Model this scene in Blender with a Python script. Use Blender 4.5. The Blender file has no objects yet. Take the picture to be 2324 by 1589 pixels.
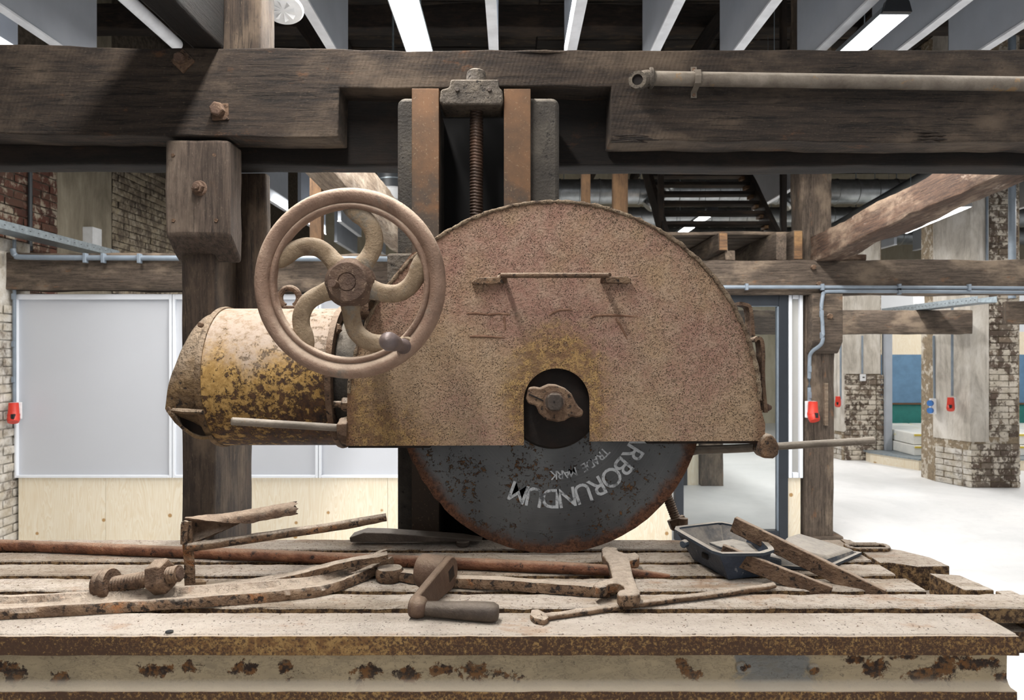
import bpy, bmesh, math, random
from mathutils import Vector, Matrix, noise
random.seed(7)
R = math.radians
F = 1600.0          # focal length in pixels of the 2324 x 1589 frame
Z0 = 1.62           # eye height
sc = bpy.context.scene
col = sc.collection

# ------------------------------------------------------------------ camera
cd = bpy.data.cameras.new('camera'); cam = bpy.data.objects.new('camera', cd); col.objects.link(cam)
cd.sensor_width = 36.0; cd.lens = 36.0 * F / 2324.0
cam.location = (0, 0, Z0); cam.rotation_euler = (R(90), 0, 0)
cd.clip_start = 0.05; cd.clip_end = 200
cd.dof.use_dof = True; cd.dof.focus_distance = 1.65; cd.dof.aperture_fstop = 9.0
sc.camera = cam

# ------------------------------------------------------------------ world, exposure
w = bpy.data.worlds.new('world'); sc.world = w; w.use_nodes = True
bg = w.node_tree.nodes['Background']; bg.inputs[0].default_value = (0.97, 0.98, 1.0, 1); bg.inputs[1].default_value = 0.48
sc.view_settings.view_transform = 'Standard'; sc.view_settings.look = 'None'
sc.view_settings.gamma = 1.0; sc.view_settings.use_curve_mapping = False
sc.view_settings.exposure = 0.36

def area(name, loc, sx, sy, power, color=(1, .97, .93), rot=(0, 0, 0)):
    l = bpy.data.lights.new(name, 'AREA'); l.shape = 'RECTANGLE'; l.size = sx; l.size_y = sy
    l.energy = power; l.color = color
    o = bpy.data.objects.new(name, l); o.location = loc; o.rotation_euler = rot; col.objects.link(o)
    return o
# lights of the linear lamps, plus added ones without a fixture; (x, y_near, y_far, z above eye height, power)
LAMPS = [(-.505, .25, 4.2, 1.63, 98), (1.86, 3.42, 5.3, 1.63, 60), (1.86, .0, 2.3, 1.63, 18),
         (2.36, 8.35, 10.2, 1.63, 60), (-1.9, 4.9, 6.2, 1.95, 60)]
for (x, ya, yb, z, p) in LAMPS:
    area('lamp_or_fill_light', (x, (ya + yb) / 2, Z0 + z - .004), .12, yb - ya - .04, p)
area('lamp_or_fill_light', (4.2, 7.2, Z0 + 1.28), .12, 1.5, 34)
for (x, y, p) in [(7.4, 7.3, 50), (4.6, 4.6, 36), (4.2, 10.9, 60), (7.4, 9.6, 66), (0.3, 4.6, 26), (-3.0, 4.0, 45), (-2.6, 9.6, 60)]:  # added fill lights without fixtures, brightening the hall around
    area('lamp_or_fill_light', (x, y, Z0 + 1.9), .14, 2.4, p)

# ------------------------------------------------------------------ materials
def lin(c):
    if isinstance(c, str):
        c = c.lstrip('#'); c = [int(c[i:i + 2], 16) / 255 for i in (0, 2, 4)]
        c = [v / 12.92 if v <= .04045 else ((v + .055) / 1.055) ** 2.4 for v in c]
    return (c[0], c[1], c[2], 1)

class NT:
    def __init__(s, name):
        s.m = bpy.data.materials.new(name); s.m.use_nodes = True
        s.t = s.m.node_tree; s.b = s.t.nodes['Principled BSDF']
    def n(s, typ, **kw):
        nd = s.t.nodes.new(typ)
        for k, v in kw.items():
            setattr(nd, k, v)
        return nd
    def l(s, a, b): s.t.links.new(a, b)
    def setin(s, sock, v):
        if isinstance(v, bpy.types.NodeSocket): s.l(v, sock)
        else: sock.default_value = v
    def coord(s, scale=(1, 1, 1), rand=True, world=False):
        if world:
            o = s.n('ShaderNodeNewGeometry').outputs['Position']
        else:
            o = s.n('ShaderNodeTexCoord').outputs['Object']
            if rand:
                oi = s.n('ShaderNodeObjectInfo'); mu = s.n('ShaderNodeVectorMath', operation='SCALE')
                mu.inputs[0].default_value = (37, 19, 53); s.l(oi.outputs['Random'], mu.inputs['Scale'])
                ad = s.n('ShaderNodeVectorMath', operation='ADD'); s.l(o, ad.inputs[0]); s.l(mu.outputs[0], ad.inputs[1]); o = ad.outputs[0]
        mp = s.n('ShaderNodeVectorMath', operation='MULTIPLY'); s.l(o, mp.inputs[0]); mp.inputs[1].default_value = scale
        return mp.outputs[0]
    def noise(s, vec, scale, detail=5, rough=.6, dist=0):
        nd = s.n('ShaderNodeTexNoise'); s.l(vec, nd.inputs['Vector']); nd.inputs['Scale'].default_value = scale
        nd.inputs['Detail'].default_value = detail; nd.inputs['Roughness'].default_value = rough; nd.inputs['Distortion'].default_value = dist
        return nd.outputs['Fac']
    def voro(s, vec, scale, feature='F1'):
        nd = s.n('ShaderNodeTexVoronoi', feature=feature); s.l(vec, nd.inputs['Vector']); nd.inputs['Scale'].default_value = scale
        return nd.outputs['Distance']
    def ramp(s, fac, stops):
        nd = s.n('ShaderNodeValToRGB'); s.l(fac, nd.inputs[0]); cr = nd.color_ramp
        while len(cr.elements) < len(stops): cr.elements.new(.5)
        for e, (p, c) in zip(cr.elements, stops):
            e.position = p; e.color = lin(c) if not isinstance(c, (int, float)) else (c, c, c, 1)
        return nd.outputs[0]
    def step(s, fac, a, b):
        nd = s.n('ShaderNodeMapRange'); nd.interpolation_type = 'SMOOTHSTEP'; s.l(fac, nd.inputs[0])
        nd.inputs[1].default_value = a; nd.inputs[2].default_value = b
        return nd.outputs[0]
    def mix(s, f, a, b, blend='MIX'):
        nd = s.n('ShaderNodeMix', data_type='RGBA', blend_type=blend)
        s.setin(nd.inputs[0], f)
        s.setin(nd.inputs[6], a if isinstance(a, bpy.types.NodeSocket) else lin(a))
        s.setin(nd.inputs[7], b if isinstance(b, bpy.types.NodeSocket) else lin(b))
        return nd.outputs[2]
    def math(s, op, a, b=0.0, clamp=False):
        nd = s.n('ShaderNodeMath', operation=op); nd.use_clamp = clamp
        s.setin(nd.inputs[0], a); s.setin(nd.inputs[1], b); return nd.outputs[0]
    def normal_z(s):
        g = s.n('ShaderNodeNewGeometry'); sp = s.n('ShaderNodeSeparateXYZ'); s.l(g.outputs['Normal'], sp.inputs[0]); return sp.outputs[2]
    def axes(s, world=True):
        g = s.n('ShaderNodeNewGeometry'); sp = s.n('ShaderNodeSeparateXYZ'); s.l(g.outputs['Position'], sp.inputs[0]); return sp.outputs
    def bump(s, h, strength=.5, dist=.002, prev=None):
        nd = s.n('ShaderNodeBump'); s.l(h, nd.inputs['Height']); nd.inputs['Strength'].default_value = strength; nd.inputs['Distance'].default_value = dist
        if prev is not None: s.l(prev, nd.inputs['Normal'])
        return nd.outputs[0]
    def done(s, colr, rough=.8, metal=0.0, bump=None):
        s.setin(s.b.inputs['Base Color'], colr if isinstance(colr, bpy.types.NodeSocket) else lin(colr))
        s.setin(s.b.inputs['Roughness'], rough); s.setin(s.b.inputs['Metallic'], metal)
        if bump is not None: s.l(bump, s.b.inputs['Normal'])
        return s.m

def wood(name, dark, mid, light, tint=None, bumps=.6, saw=False, cracks=.9, fine=1.0):
    s = NT(name); c = s.coord((1.1, 14, 14)); c1 = s.coord((1, 2.2, 2.2))
    g = s.noise(c, 5 * fine, 10, .78, .4); big = s.noise(c1, 2.6, 5, .65)
    col_ = s.mix(s.step(g, .34, .68), dark, mid)
    col_ = s.mix(s.math('MULTIPLY', s.step(big, .46, .70), .75), col_, light)
    sp = s.noise(s.coord((4, 12, 12)), 22, 5, .75)
    col_ = s.mix(s.math('MULTIPLY', s.step(sp, .58, .70), .6), col_, light)
    pit = s.noise(s.coord((2.5, 5, 5)), 16, 6, .75); col_ = s.mix(s.math('MULTIPLY', s.step(pit, .60, .66), .55), col_, dark)
    if tint:
        tn = s.noise(c1, 5.1, 6, .7); col_ = s.mix(s.math('MULTIPLY', s.step(tn, .60, .70), .55), col_, tint)
    cr = s.noise(s.coord((.9, 26, 26)), 2.2, 6, .6, .3)
    ck = s.math('ABSOLUTE', s.math('SUBTRACT', cr, .5)); ck = s.step(ck, 0.0, .012)
    wk = s.step(s.noise(c1, 3.3, 3), .47, .6)
    ck = s.math('MAXIMUM', ck, s.math('SUBTRACT', 1.0, s.math('MULTIPLY', wk, cracks)))
    col_ = s.mix(ck, s.mix(.7, col_, '#0a0806'), col_)
    b = s.bump(g, bumps * .9, .005); b = s.bump(ck, bumps, .004, b); b = s.bump(sp, bumps * .5, .003, b)
    if saw:
        wv = s.n('ShaderNodeTexWave'); wv.bands_direction = 'X'
        rot = s.n('ShaderNodeVectorRotate'); rot.inputs['Angle'].default_value = R(-18); rot.inputs['Axis'].default_value = (0, 1, 0)
        s.l(s.coord((1, 1, 1)), rot.inputs[0]); s.l(rot.outputs[0], wv.inputs[0]); wv.inputs['Scale'].default_value = 26; wv.inputs['Distortion'].default_value = 2.5
        wv.inputs['Detail'].default_value = 3
        b = s.bump(wv.outputs['Fac'], bumps * .35, .002, b)
    return s.done(col_, .88, 0, b)

def grime(name, c1, c2, c3, scale=8, spots=None, spot_scale=60, spot_lo=.58, spot_hi=.66, dust=None, dust_amt=.8, dust_lo=.25,
          bumps=.5, bscale=120, rough=.85, metal=0.0, bdist=.002, patch=None, patch_scale=3, patch_lo=.5, patch_hi=.6, world=False):
    s = NT(name); c = s.coord(world=world); n1 = s.noise(c, scale, 7, .68, .3)
    col_ = s.ramp(n1, [(.30, c1), (.5, c2), (.70, c3)])
    h = s.noise(c, bscale, 3, .6)
    if patch:
        pn = s.noise(c, patch_scale, 8, .72, .5); col_ = s.mix(s.step(pn, patch_lo, patch_hi), col_, patch)
    if spots:
        sn = s.noise(c, spot_scale, 4, .65); f = s.step(sn, spot_lo, spot_hi); col_ = s.mix(f, col_, spots)
        h = s.math('ADD', h, s.math('MULTIPLY', f, -.25))
    if dust:
        z = s.normal_z(); dn = s.noise(c, 18, 6, .7)
        f = s.math('MULTIPLY', s.step(s.math('ADD', z, s.math('MULTIPLY', s.math('SUBTRACT', dn, .5), .9)), dust_lo, dust_lo + .5), dust_amt)
        pk = s.noise(c, 70, 4, .6); dcol = s.mix(s.step(pk, .35, .7), dust, s.mix(.25, dust, c2))
        col_ = s.mix(f, col_, dcol)
    b = s.bump(n1, min(1, bumps * .8), bdist * 4); b = s.bump(h, min(1, bumps * 1.3), bdist * 1.6, b)
    return s.done(col_, rough, metal, b)

def flat(name, c, rough=.6, metal=0.0, var=.06, scale=9, bumps=.05):
    s = NT(name); n1 = s.noise(s.coord(), scale, 4, .6)
    a = lin(c); dk = tuple(max(0, v * (1 - var * 2)) for v in a[:3]); lt = tuple(min(1, v * (1 + var)) for v in a[:3])
    return s.done(s.mix(s.step(n1, .3, .7), dk, lt), rough, metal, s.bump(n1, bumps, .002))
def emit(name, c, st):
    s = NT(name); s.b.inputs['Emission Color'].default_value = lin(c); s.b.inputs['Emission Strength'].default_value = st
    return s.done(c, .5)

W = {}
W['beam'] = wood('weathered_dark_oak', '#1a130e', '#43362b', '#6e5e4e', '#70492a', 1.1, saw=True)
W['post'] = wood('weathered_grey_oak', '#221811', '#4a3c30', '#756452', '#523a27', .9)
W['bracket'] = wood('worn_pale_oak', '#352b24', '#5f5146', '#857566', '#4a3728', .8)
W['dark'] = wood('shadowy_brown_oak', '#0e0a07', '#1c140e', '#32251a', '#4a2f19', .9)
W['far'] = wood('grey_brown_timber', '#362d24', '#62554a', '#8b7a68', '#80593a', .7)
W['pale'] = wood('limewashed_pale_timber', '#5a4a3c', '#8d7c69', '#c2b5a3', '#7a6048', .7)
W['red'] = wood('lime_washed_red_timber', '#30221a', '#5d4535', '#94806d', '#b3a394', .9)
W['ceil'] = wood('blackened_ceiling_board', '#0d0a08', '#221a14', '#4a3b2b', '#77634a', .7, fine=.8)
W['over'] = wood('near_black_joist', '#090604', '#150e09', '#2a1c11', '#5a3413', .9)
W['joist'] = wood('blackened_joist', '#110d0a', '#2a2019', '#45362a', '#5a3d26', .7)
W['stud'] = wood('new_brown_softwood', '#453220', '#604730', '#775a3d', None, .2, cracks=.2)
W['orange'] = wood('sawn_end_softwood', '#4c3a2b', '#77583c', '#9a7850', '#533a28', .4, cracks=.3)
MT = {}
MT['hood'] = None
MT['plaster_white'] = flat('white_partition_paint', '#d9dde2', .45, var=.01)
MT['frame_white'] = flat('white_aluminium_trim', '#e9edf3', .35, var=.01, bumps=.0)
MT['panel_grey'] = flat('translucent_grey_panel', '#c6c9cf', .5, var=.01, scale=.7)
MT['panel_beige'] = flat('beige_grey_panel', '#aaa9a5', .6, var=.01)
MT['black_alu'] = flat('anthracite_aluminium', '#23282f', .4)
MT['galv'] = flat('galvanised_steel', '#8f999f', .45, .5, var=.12, scale=30)
MT['conduit'] = flat('grey_pvc_conduit', '#7f8a95', .45)
MT['duct'] = flat('spiral_duct_steel', '#b4b8ba', .32, .75, var=.1)
MT['darkpipe'] = flat('dark_grey_pipe', '#3f4347', .5)
MT['red_plastic'] = flat('red_plastic', '#d03a2a', .4)
MT['white_plastic'] = flat('white_plastic', '#e6e8ea', .4)
MT['blue_plastic'] = flat('blue_plastic', '#3f74b8', .4)
MT['black_plastic'] = flat('black_plastic', '#1d1f22', .4)
MT['baffle'] = flat('grey_felt_baffle', '#a9afb8', .95, var=.03, scale=4, bumps=.1)
MT['baffle_edge'] = flat('white_baffle_edge', '#e2e5ea', .6)
MT['blue_paint'] = flat('blue_wall_paint', '#6286a6', .7)
MT['green_paint'] = flat('green_wall_paint', '#2f7d76', .7)
MT['darkmortar'] = flat('dark_mortar', '#594f44', .95, var=.25, scale=20, bumps=.5)
MT['yellow'] = flat('yellow_strap', '#d9c24a', .5)
MT['wrap'] = grime('white_shrink_wrap', '#c9cbc9', '#e2e2dd', '#f0efe8', 3, patch='#dfd27a', patch_scale=4.5, patch_lo=.60, patch_hi=.64, bumps=.4, bscale=14, rough=.35)
MT['steel_clean'] = flat('zinc_lamp_housing', '#8d9499', .35, .6)

def ply():
    s = NT('pine_plywood'); c = s.coord((3.2, 3.2, .35))
    wv = s.noise(c, 3.0, 3, .5, 1.2); line = s.math('FRACT', s.math('MULTIPLY', wv, 14))
    f = s.math('MULTIPLY', s.step(line, .1, .95), .5)
    cl = s.mix(f, '#efe5d0', '#dfcba8')
    kn = s.voro(s.coord((1, .01, 1)), 5.5); rn = s.step(kn, .07, .115)
    cl = s.mix(rn, '#b48e5c', cl)
    return s.done(cl, .6)
MT['ply'] = ply()

def concrete_floor():
    s = NT('polished_white_concrete'); c = s.coord((1, 1, 1), False)
    n1 = s.noise(c, .8, 6, .65, .5); n2 = s.noise(c, 14, 4, .6)
    cl = s.ramp(n1, [(.3, '#cccecf'), (.5, '#dcddde'), (.7, '#e8e8e8')])
    cl = s.mix(s.math('MULTIPLY', s.step(n2, .5, .8), .25), cl, '#b9bbbc')
    r = s.math('ADD', s.math('MULTIPLY', n1, .2), .38)
    return s.done(cl, r, 0, s.bump(n2, .05, .002))
MT['floor'] = concrete_floor()

def brickmat(name, cols, white, lo, hi, wscale=1.3, below=None):
    """bricks in several fired tones with patches of old limewash left on them"""
    s = NT(name); oi = s.n('ShaderNodeObjectInfo').outputs['Random']
    base = s.ramp(oi, [(0.0, cols[0]), (.35, cols[1]), (.65, cols[2]), (1.0, cols[3])])
    c = s.coord(world=True); n1 = s.noise(c, 22, 6, .7)
    base = s.mix(s.math('MULTIPLY', s.step(n1, .4, .7), .5), base, '#3f342d')
    pn = s.math('ADD', s.math('MULTIPLY', s.noise(s.coord((1, 1, .55), world=True), wscale * 2.2, 9, .72, .6), .5), s.math('MULTIPLY', s.noise(s.coord((1, 1, .9), world=True), wscale * 6, 6, .7, .3), .5))
    if below is not None:      # limewash kept higher up, worn off lower down
        ax = s.axes(); pn = s.math('ADD', pn, s.math('MULTIPLY', s.step(ax[2], below - .5, below + .5), .16))
    f = s.step(pn, lo, hi)
    cl = s.mix(f, base, s.mix(s.step(s.noise(c, 9, 5, .7), .3, .7), white, '#b0a695'))
    b = s.bump(n1, .6, .006); b = s.bump(f, .4, .004, b)
    return s.done(cl, .93, 0, b)
BR = ['#52463c', '#64554a', '#6f655b', '#857565']
MT['brick_left'] = brickmat('dark_red_brick', ['#4b2f27', '#653d31', '#5b4236', '#6f4a3b'], '#a0937f', .50, .58, 1.6)
MT['brick_left_grey'] = brickmat('grey_washed_brick', ['#5c5146', '#6b5f52', '#75695a', '#8a7d6a'], '#a29479', .44, .60, 2.6)
MT['brick_pillar'] = brickmat('worn_brown_brick', BR, '#d3cabd', .485, .53, 2.4)
MT['brick_pillar_white'] = brickmat('limewashed_brick', BR, '#d3cfc8', .36, .52, 1.8)
MT['mortar'] = brickmat('limewashed_mortar', ['#93836c'] * 4, '#d3cabd', .50, .54, 2.4)
MT['mortar_white'] = brickmat('whitewashed_mortar', ['#8a7f6e'] * 4, '#d3cfc8', .34, .50, 1.8)
def plastermat(name, a, b_, c_, streak=1.0):
    s = NT(name); c = s.coord((1, 1, .35), world=True); n1 = s.noise(c, 5, 8, .7, .4); n2 = s.noise(s.coord((3, 3, .25), world=True), 9, 5, .7)
    cl = s.ramp(n1, [(.3, a), (.5, b_), (.7, c_)]); cl = s.mix(s.math('MULTIPLY', s.step(n2, .5, .72), .55 * streak), cl, a)
    return s.done(cl, .93, 0, s.bump(n1, .5, .01))
MT['plaster_grey'] = plastermat('bare_grey_plaster', '#6f6757', '#8b8271', '#a39a87', .6)
MT['plaster_old'] = plastermat('streaked_old_render', '#918a80', '#c4bdb2', '#e0dbd3')
MT['cream'] = plastermat('cream_render', '#b5a98f', '#cabfa6', '#d8cfb9', .3)

# ------- the machine's own materials
def hoodmat():
    s = NT('crusted_pink_rust_paint'); c = s.coord(world=True); ax = s.axes()
    big = s.noise(c, 4.2, 5, .6, .3); mid = s.noise(c, 26, 6, .7); fine = s.noise(c, 190, 3, .7)
    cl = s.mix(s.step(big, .40, .62), '#a08568', '#977263')
    cl = s.mix(s.math('MULTIPLY', s.step(mid, .35, .75), .6), cl, '#b39d87')
    cl = s.mix(s.math('MULTIPLY', s.step(s.noise(c, 55, 5, .75), .5, .7), .4), cl, '#80624f')
    # ochre wear ringing the arch and along the lower left corner
    dx = s.math('SUBTRACT', ax[0], .102); dz = s.math('SUBTRACT', ax[2], Z0 - .118)
    rr = s.math('SQRT', s.math('ADD', s.math('MULTIPLY', dx, dx), s.math('MULTIPLY', s.math('MULTIPLY', dz, dz), .55)))
    a1 = s.math('SUBTRACT', .150, rr); a1 = s.step(s.math('ADD', a1, s.math('MULTIPLY', s.math('SUBTRACT', mid, .5), .13)), -.005, .055)
    a2 = s.math('ADD', s.math('MULTIPLY', s.math('SUBTRACT', -.235, ax[0]), .8), s.math('MULTIPLY', s.math('SUBTRACT', Z0 - .165, ax[2]), .9))
    a2 = s.step(s.math('ADD', a2, s.math('MULTIPLY', s.math('SUBTRACT', mid, .5), .3)), -.09, .07)
    f = s.math('MULTIPLY', s.math('MAXIMUM', a1, a2), .80)
    oc = s.mix(s.step(s.noise(c, 60, 5, .7), .42, .6), '#6e4f2b', '#a9874d'); cl = s.mix(f, cl, oc)
    # rusted rim
    tan = s.step(s.math('ADD', ax[2], s.math('MULTIPLY', s.math('SUBTRACT', big, .5), .5)), Z0 + .10, Z0 - .12); cl = s.mix(s.math('MULTIPLY', s.math('MULTIPLY', tan, s.step(fine, .35, .6)), s.math('MULTIPLY', s.math('SUBTRACT', 1.0, f), .6)), cl, '#ae9679')      # paler tan over the lower half
    dx2 = s.math('SUBTRACT', ax[0], .0972); dz2 = s.math('SUBTRACT', ax[2], Z0 - .132)
    r2 = s.math('SQRT', s.math('ADD', s.math('MULTIPLY', dx2, dx2), s.math('MULTIPLY', dz2, dz2)))
    rim = s.math('MULTIPLY', s.step(s.math('ADD', r2, s.math('MULTIPLY', s.math('SUBTRACT', mid, .5), .10)), .450, .482), .75)
    cl = s.mix(rim, cl, '#6e4e38')
    sp = s.voro(c, 270); spk = s.step(s.noise(c, 30, 4, .6), .38, .6)
    dots = s.math('MULTIPLY', s.math('SUBTRACT', 1.0, s.step(sp, .12, .36)), spk)
    cl = s.mix(s.math('MULTIPLY', dots, .7), cl, '#4c3628')
    cl = s.mix(s.math('MULTIPLY', s.step(fine, .50, .62), .5), cl, '#5c4433')
    b = s.bump(dots, 1.0, .007); b = s.bump(fine, .9, .005, b); b = s.bump(mid, .6, .008, b)
    return s.done(cl, .88, 0, b)
MT['hood'] = hoodmat()
MT['hood_crust'] = grime('crusty_dust_ridge', '#4e3a2a', '#84705a', '#a8977e', 40, spots='#3a2a1e', spot_scale=120, bumps=1.0, bscale=150, bdist=.004)
MT['inside'] = grime('black_rust_and_shade', '#0f0c0a', '#1e1611', '#38271a', 12, bumps=.4)  # dark rust, also put in as the shade of holes and slits
MT['flange'] = grime('dark_rust_flange', '#0c0908', '#1a120d', '#2e1f14', 9, bumps=.4)
MT['void'] = flat('void_shade_black', '#060505', .9)  # near-black colour stands in for the shade inside the column
def discmat():
    s = NT('grey_abrasive_disc'); c = s.coord((1, 1, 1), False); big = s.noise(c, 3.5, 4, .6)
    cl = s.mix(s.step(big, .35, .65), '#37383a', '#545555')
    ax = s.axes(); dx = s.math('SUBTRACT', ax[0], .093); dz = s.math('SUBTRACT', ax[2], Z0 - .123)
    rr = s.math('SQRT', s.math('ADD', s.math('MULTIPLY', dx, dx), s.math('MULTIPLY', dz, dz)))
    rings = s.n('ShaderNodeTexNoise'); cmb = s.n('ShaderNodeCombineXYZ'); s.l(rr, cmb.inputs[0]); s.l(cmb.outputs[0], rings.inputs[0]); rings.inputs['Scale'].default_value = 300
    cl = s.mix(s.math('MULTIPLY', s.step(rings.outputs['Fac'], .5, .8), .35), cl, '#6c6d6d')
    n1 = s.noise(c, 9, 3, .6); n2 = s.noise(c, 105, 6, .75, .2)
    f = s.step(s.math('ADD', n2, s.math('MULTIPLY', s.math('SUBTRACT', n1, .5), .55)), .585, .63)
    cl = s.mix(f, cl, s.mix(s.step(s.noise(c, 160, 3), .4, .6), '#3f2716', '#6d4c2c'))
    n3 = s.noise(c, 14, 6, .7); e = s.step(s.math('ADD', rr, s.math('MULTIPLY', s.math('SUBTRACT', n3, .5), .06)), .322, .346)
    cl = s.mix(e, cl, s.mix(s.step(n2, .4, .6), '#3b2418', '#6a4630'))
    b = s.bump(f, .9, .004); b = s.bump(n2, .15, .003, b)
    r = s.math('ADD', s.math('MULTIPLY', s.math('MAXIMUM', f, e), .45), .42)
    return s.done(cl, r, .25, b)
MT['disc'] = discmat()
def lettermat():
    s = NT('worn_silver_print'); c = s.coord(world=True); n = s.noise(c, 90, 5, .75); n2 = s.noise(c, 25, 4, .6)
    f = s.step(s.math('ADD', s.math('MULTIPLY', n, .6), s.math('MULTIPLY', n2, .4)), .40, .54)
    return s.done(s.mix(f, '#4c4e50', '#b4b7b9'), .5, .2)
MT['letter'] = lettermat()
def motormat():
    s = NT('flaking_ochre_motor_paint'); c = s.coord(world=True); ax = s.axes()
    n1 = s.noise(c, 9, 8, .72, .2); n2 = s.noise(c, 75, 6, .75); n3 = s.noise(c, 48, 9, .80, .1)
    cl = s.mix(s.step(n2, .4, .62), '#9c783f', '#bf9a5c')
    rust = s.mix(s.step(n2, .4, .6), '#38241a', '#5e4026')
    z = s.math('SUBTRACT', ax[2], Z0)           # paint has flaked off the belly of the motor
    t = s.step(s.math('ADD', s.math('ADD', n3, s.math('MULTIPLY', z, -.55)), s.math('MULTIPLY', s.math('ADD', ax[0], .6), .28)), .56, .60)
    cl = s.mix(t, cl, rust)
    o = s.step(s.math('ADD', n1, s.math('MULTIPLY', s.math('ADD', ax[0], .50), 1.1)), .60, .68)   # oil soaked right end
    lowz = s.step(z, .02, -.06); 
    cl = s.mix(s.math('MULTIPLY', s.math('MULTIPLY', o, lowz), .9), cl, '#1b1410')
    nz = s.normal_z(); f = s.step(s.math('ADD', nz, s.math('MULTIPLY', s.math('SUBTRACT', n1, .5), 1.5)), .10, .62)
    dc = s.mix(s.step(n3, .45, .6), '#b8a799', '#a08b74'); cl = s.mix(s.math('MULTIPLY', f, .93), cl, dc)
    b = s.bump(t, .6, .003); b = s.bump(n3, .5, .006, b); b = s.bump(n2, .4, .003, b)
    return s.done(cl, .82, 0, b)
MT['motor'] = motormat()
MT['bell'] = grime('dusty_ochre_casting', '#443223', '#6f573b', '#927651', 16, spots='#2b1f17', spot_scale=45, dust='#a8957f', dust_lo=.0, bumps=1.0, bscale=60, bdist=.006)
MT['wheel'] = grime('dusty_brown_cast_iron', '#685142', '#886d5b', '#a08672', 9, dust='#c6b19c', dust_amt=.85, dust_lo=.15, bumps=.5, bscale=230, bdist=.002, patch='#7b7064', patch_scale=7, patch_lo=.56, patch_hi=.66, rough=.75)
MT['wheel_web'] = grime('dusty_ochre_cast_iron', '#66523e', '#86725a', '#a08b70', 14, dust='#bfac94', dust_amt=.8, dust_lo=.1, bumps=.7, bscale=200, bdist=.002, patch='#776e62', patch_scale=9, patch_lo=.52, patch_hi=.62)
MT['knob'] = grime('polished_grey_brown_knob', '#54494a', '#685b59', '#7d6d66', 8, bumps=.2, rough=.5, metal=.2)
MT['hub'] = grime('red_brown_hub', '#45332a', '#5f4a3c', '#7b6350', 16, spots='#9a846e', spot_scale=150, spot_lo=.6, bumps=.7, bscale=200)
MT['iron'] = grime('dusty_rusty_iron', '#3d2c20', '#614a38', '#836a53', 22, spots='#271c15', spot_scale=80, dust='#b5a18d', dust_amt=.8, dust_lo=.35, bumps=.8, bscale=130, bdist=.003)
MT['iron_pale'] = grime('dust_caked_iron', '#4b3829', '#735a44', '#957b62', 22, spots='#2e2219', spot_scale=75, spot_lo=.54, spot_hi=.62, dust='#cdbdab', dust_amt=.92, dust_lo=.38, bumps=1.0, bscale=110, bdist=.004, patch='#95643d', patch_scale=11, patch_lo=.56, patch_hi=.66)
MT['iron_red'] = grime('red_rust_pipe', '#43291c', '#6f4630', '#8f6246', 18, spots='#2b1a12', spot_scale=55, dust='#a58a74', dust_amt=.6, dust_lo=.45, bumps=.7, bscale=110, bdist=.003, patch='#a56a35', patch_scale=12, patch_lo=.60, patch_hi=.68)
MT['crank'] = grime('brown_forged_steel', '#4b392d', '#634d3f', '#7b6452', 12, dust='#97836f', dust_amt=.6, dust_lo=.25, bumps=.4, bscale=240, rough=.6, metal=.15)
MT['handle_steel'] = grime('grey_worn_steel', '#352d27', '#4b4038', '#62564a', 14, dust='#877b6e', dust_amt=.55, dust_lo=.2, bumps=.4, bscale=200, rough=.6, metal=.15)
MT['rod'] = grime('grey_dusty_rod', '#574c42', '#71675b', '#8a8073', 12, dust='#aca294', dust_amt=.7, dust_lo=.2, bumps=.3, bscale=160, rough=.65, patch='#8a6c46', patch_scale=8, patch_lo=.60, patch_hi=.66)
MT['cast'] = grime('grey_cast_column', '#2a2622', '#3d3832', '#544e45', 9, spots='#1f1b18', spot_scale=50, spot_lo=.62, spot_hi=.7, dust='#8f8679', dust_amt=.6, bumps=.8, bscale=140, patch='#5b4b3a', patch_scale=6, patch_lo=.55, patch_hi=.7)
def slidemat():
    s = NT('bronze_brown_slide'); ax = s.axes(); c = s.coord(world=True); n = s.noise(c, 6, 6, .65); n2 = s.noise(c, 150, 3)
    cl = s.mix(s.step(n, .35, .65), '#523c28', '#704f32')
    z = s.math('SUBTRACT', ax[2], Z0); oil = s.step(s.math('ADD', z, s.math('MULTIPLY', s.math('SUBTRACT', n, .5), .5)), .46, .36)  # oil stain below the old travel
    cl = s.mix(s.math('MULTIPLY', oil, .85), cl, '#3f362e')
    cl = s.mix(s.math('MULTIPLY', s.step(n2, .6, .7), .3), cl, '#9c8a70')
    return s.done(cl, .6, .25, s.bump(n2, .25, .001))
MT['slide'] = slidemat()
MT['screw'] = grime('black_oily_screw', '#241c17', '#3d2f26', '#63493a', 5, bumps=.4, bscale=160, rough=.5, metal=.3)
MT['cap'] = grime('grey_green_casting', '#3d3731', '#585047', '#716759', 14, spots='#2b2622', dust='#85796b', bumps=.8, bscale=80, bdist=.004)
MT['paint_mark'] = grime('old_paint_smudge', '#5d4030', '#6f503d', '#8b6e58', 30, bumps=.5)
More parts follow.
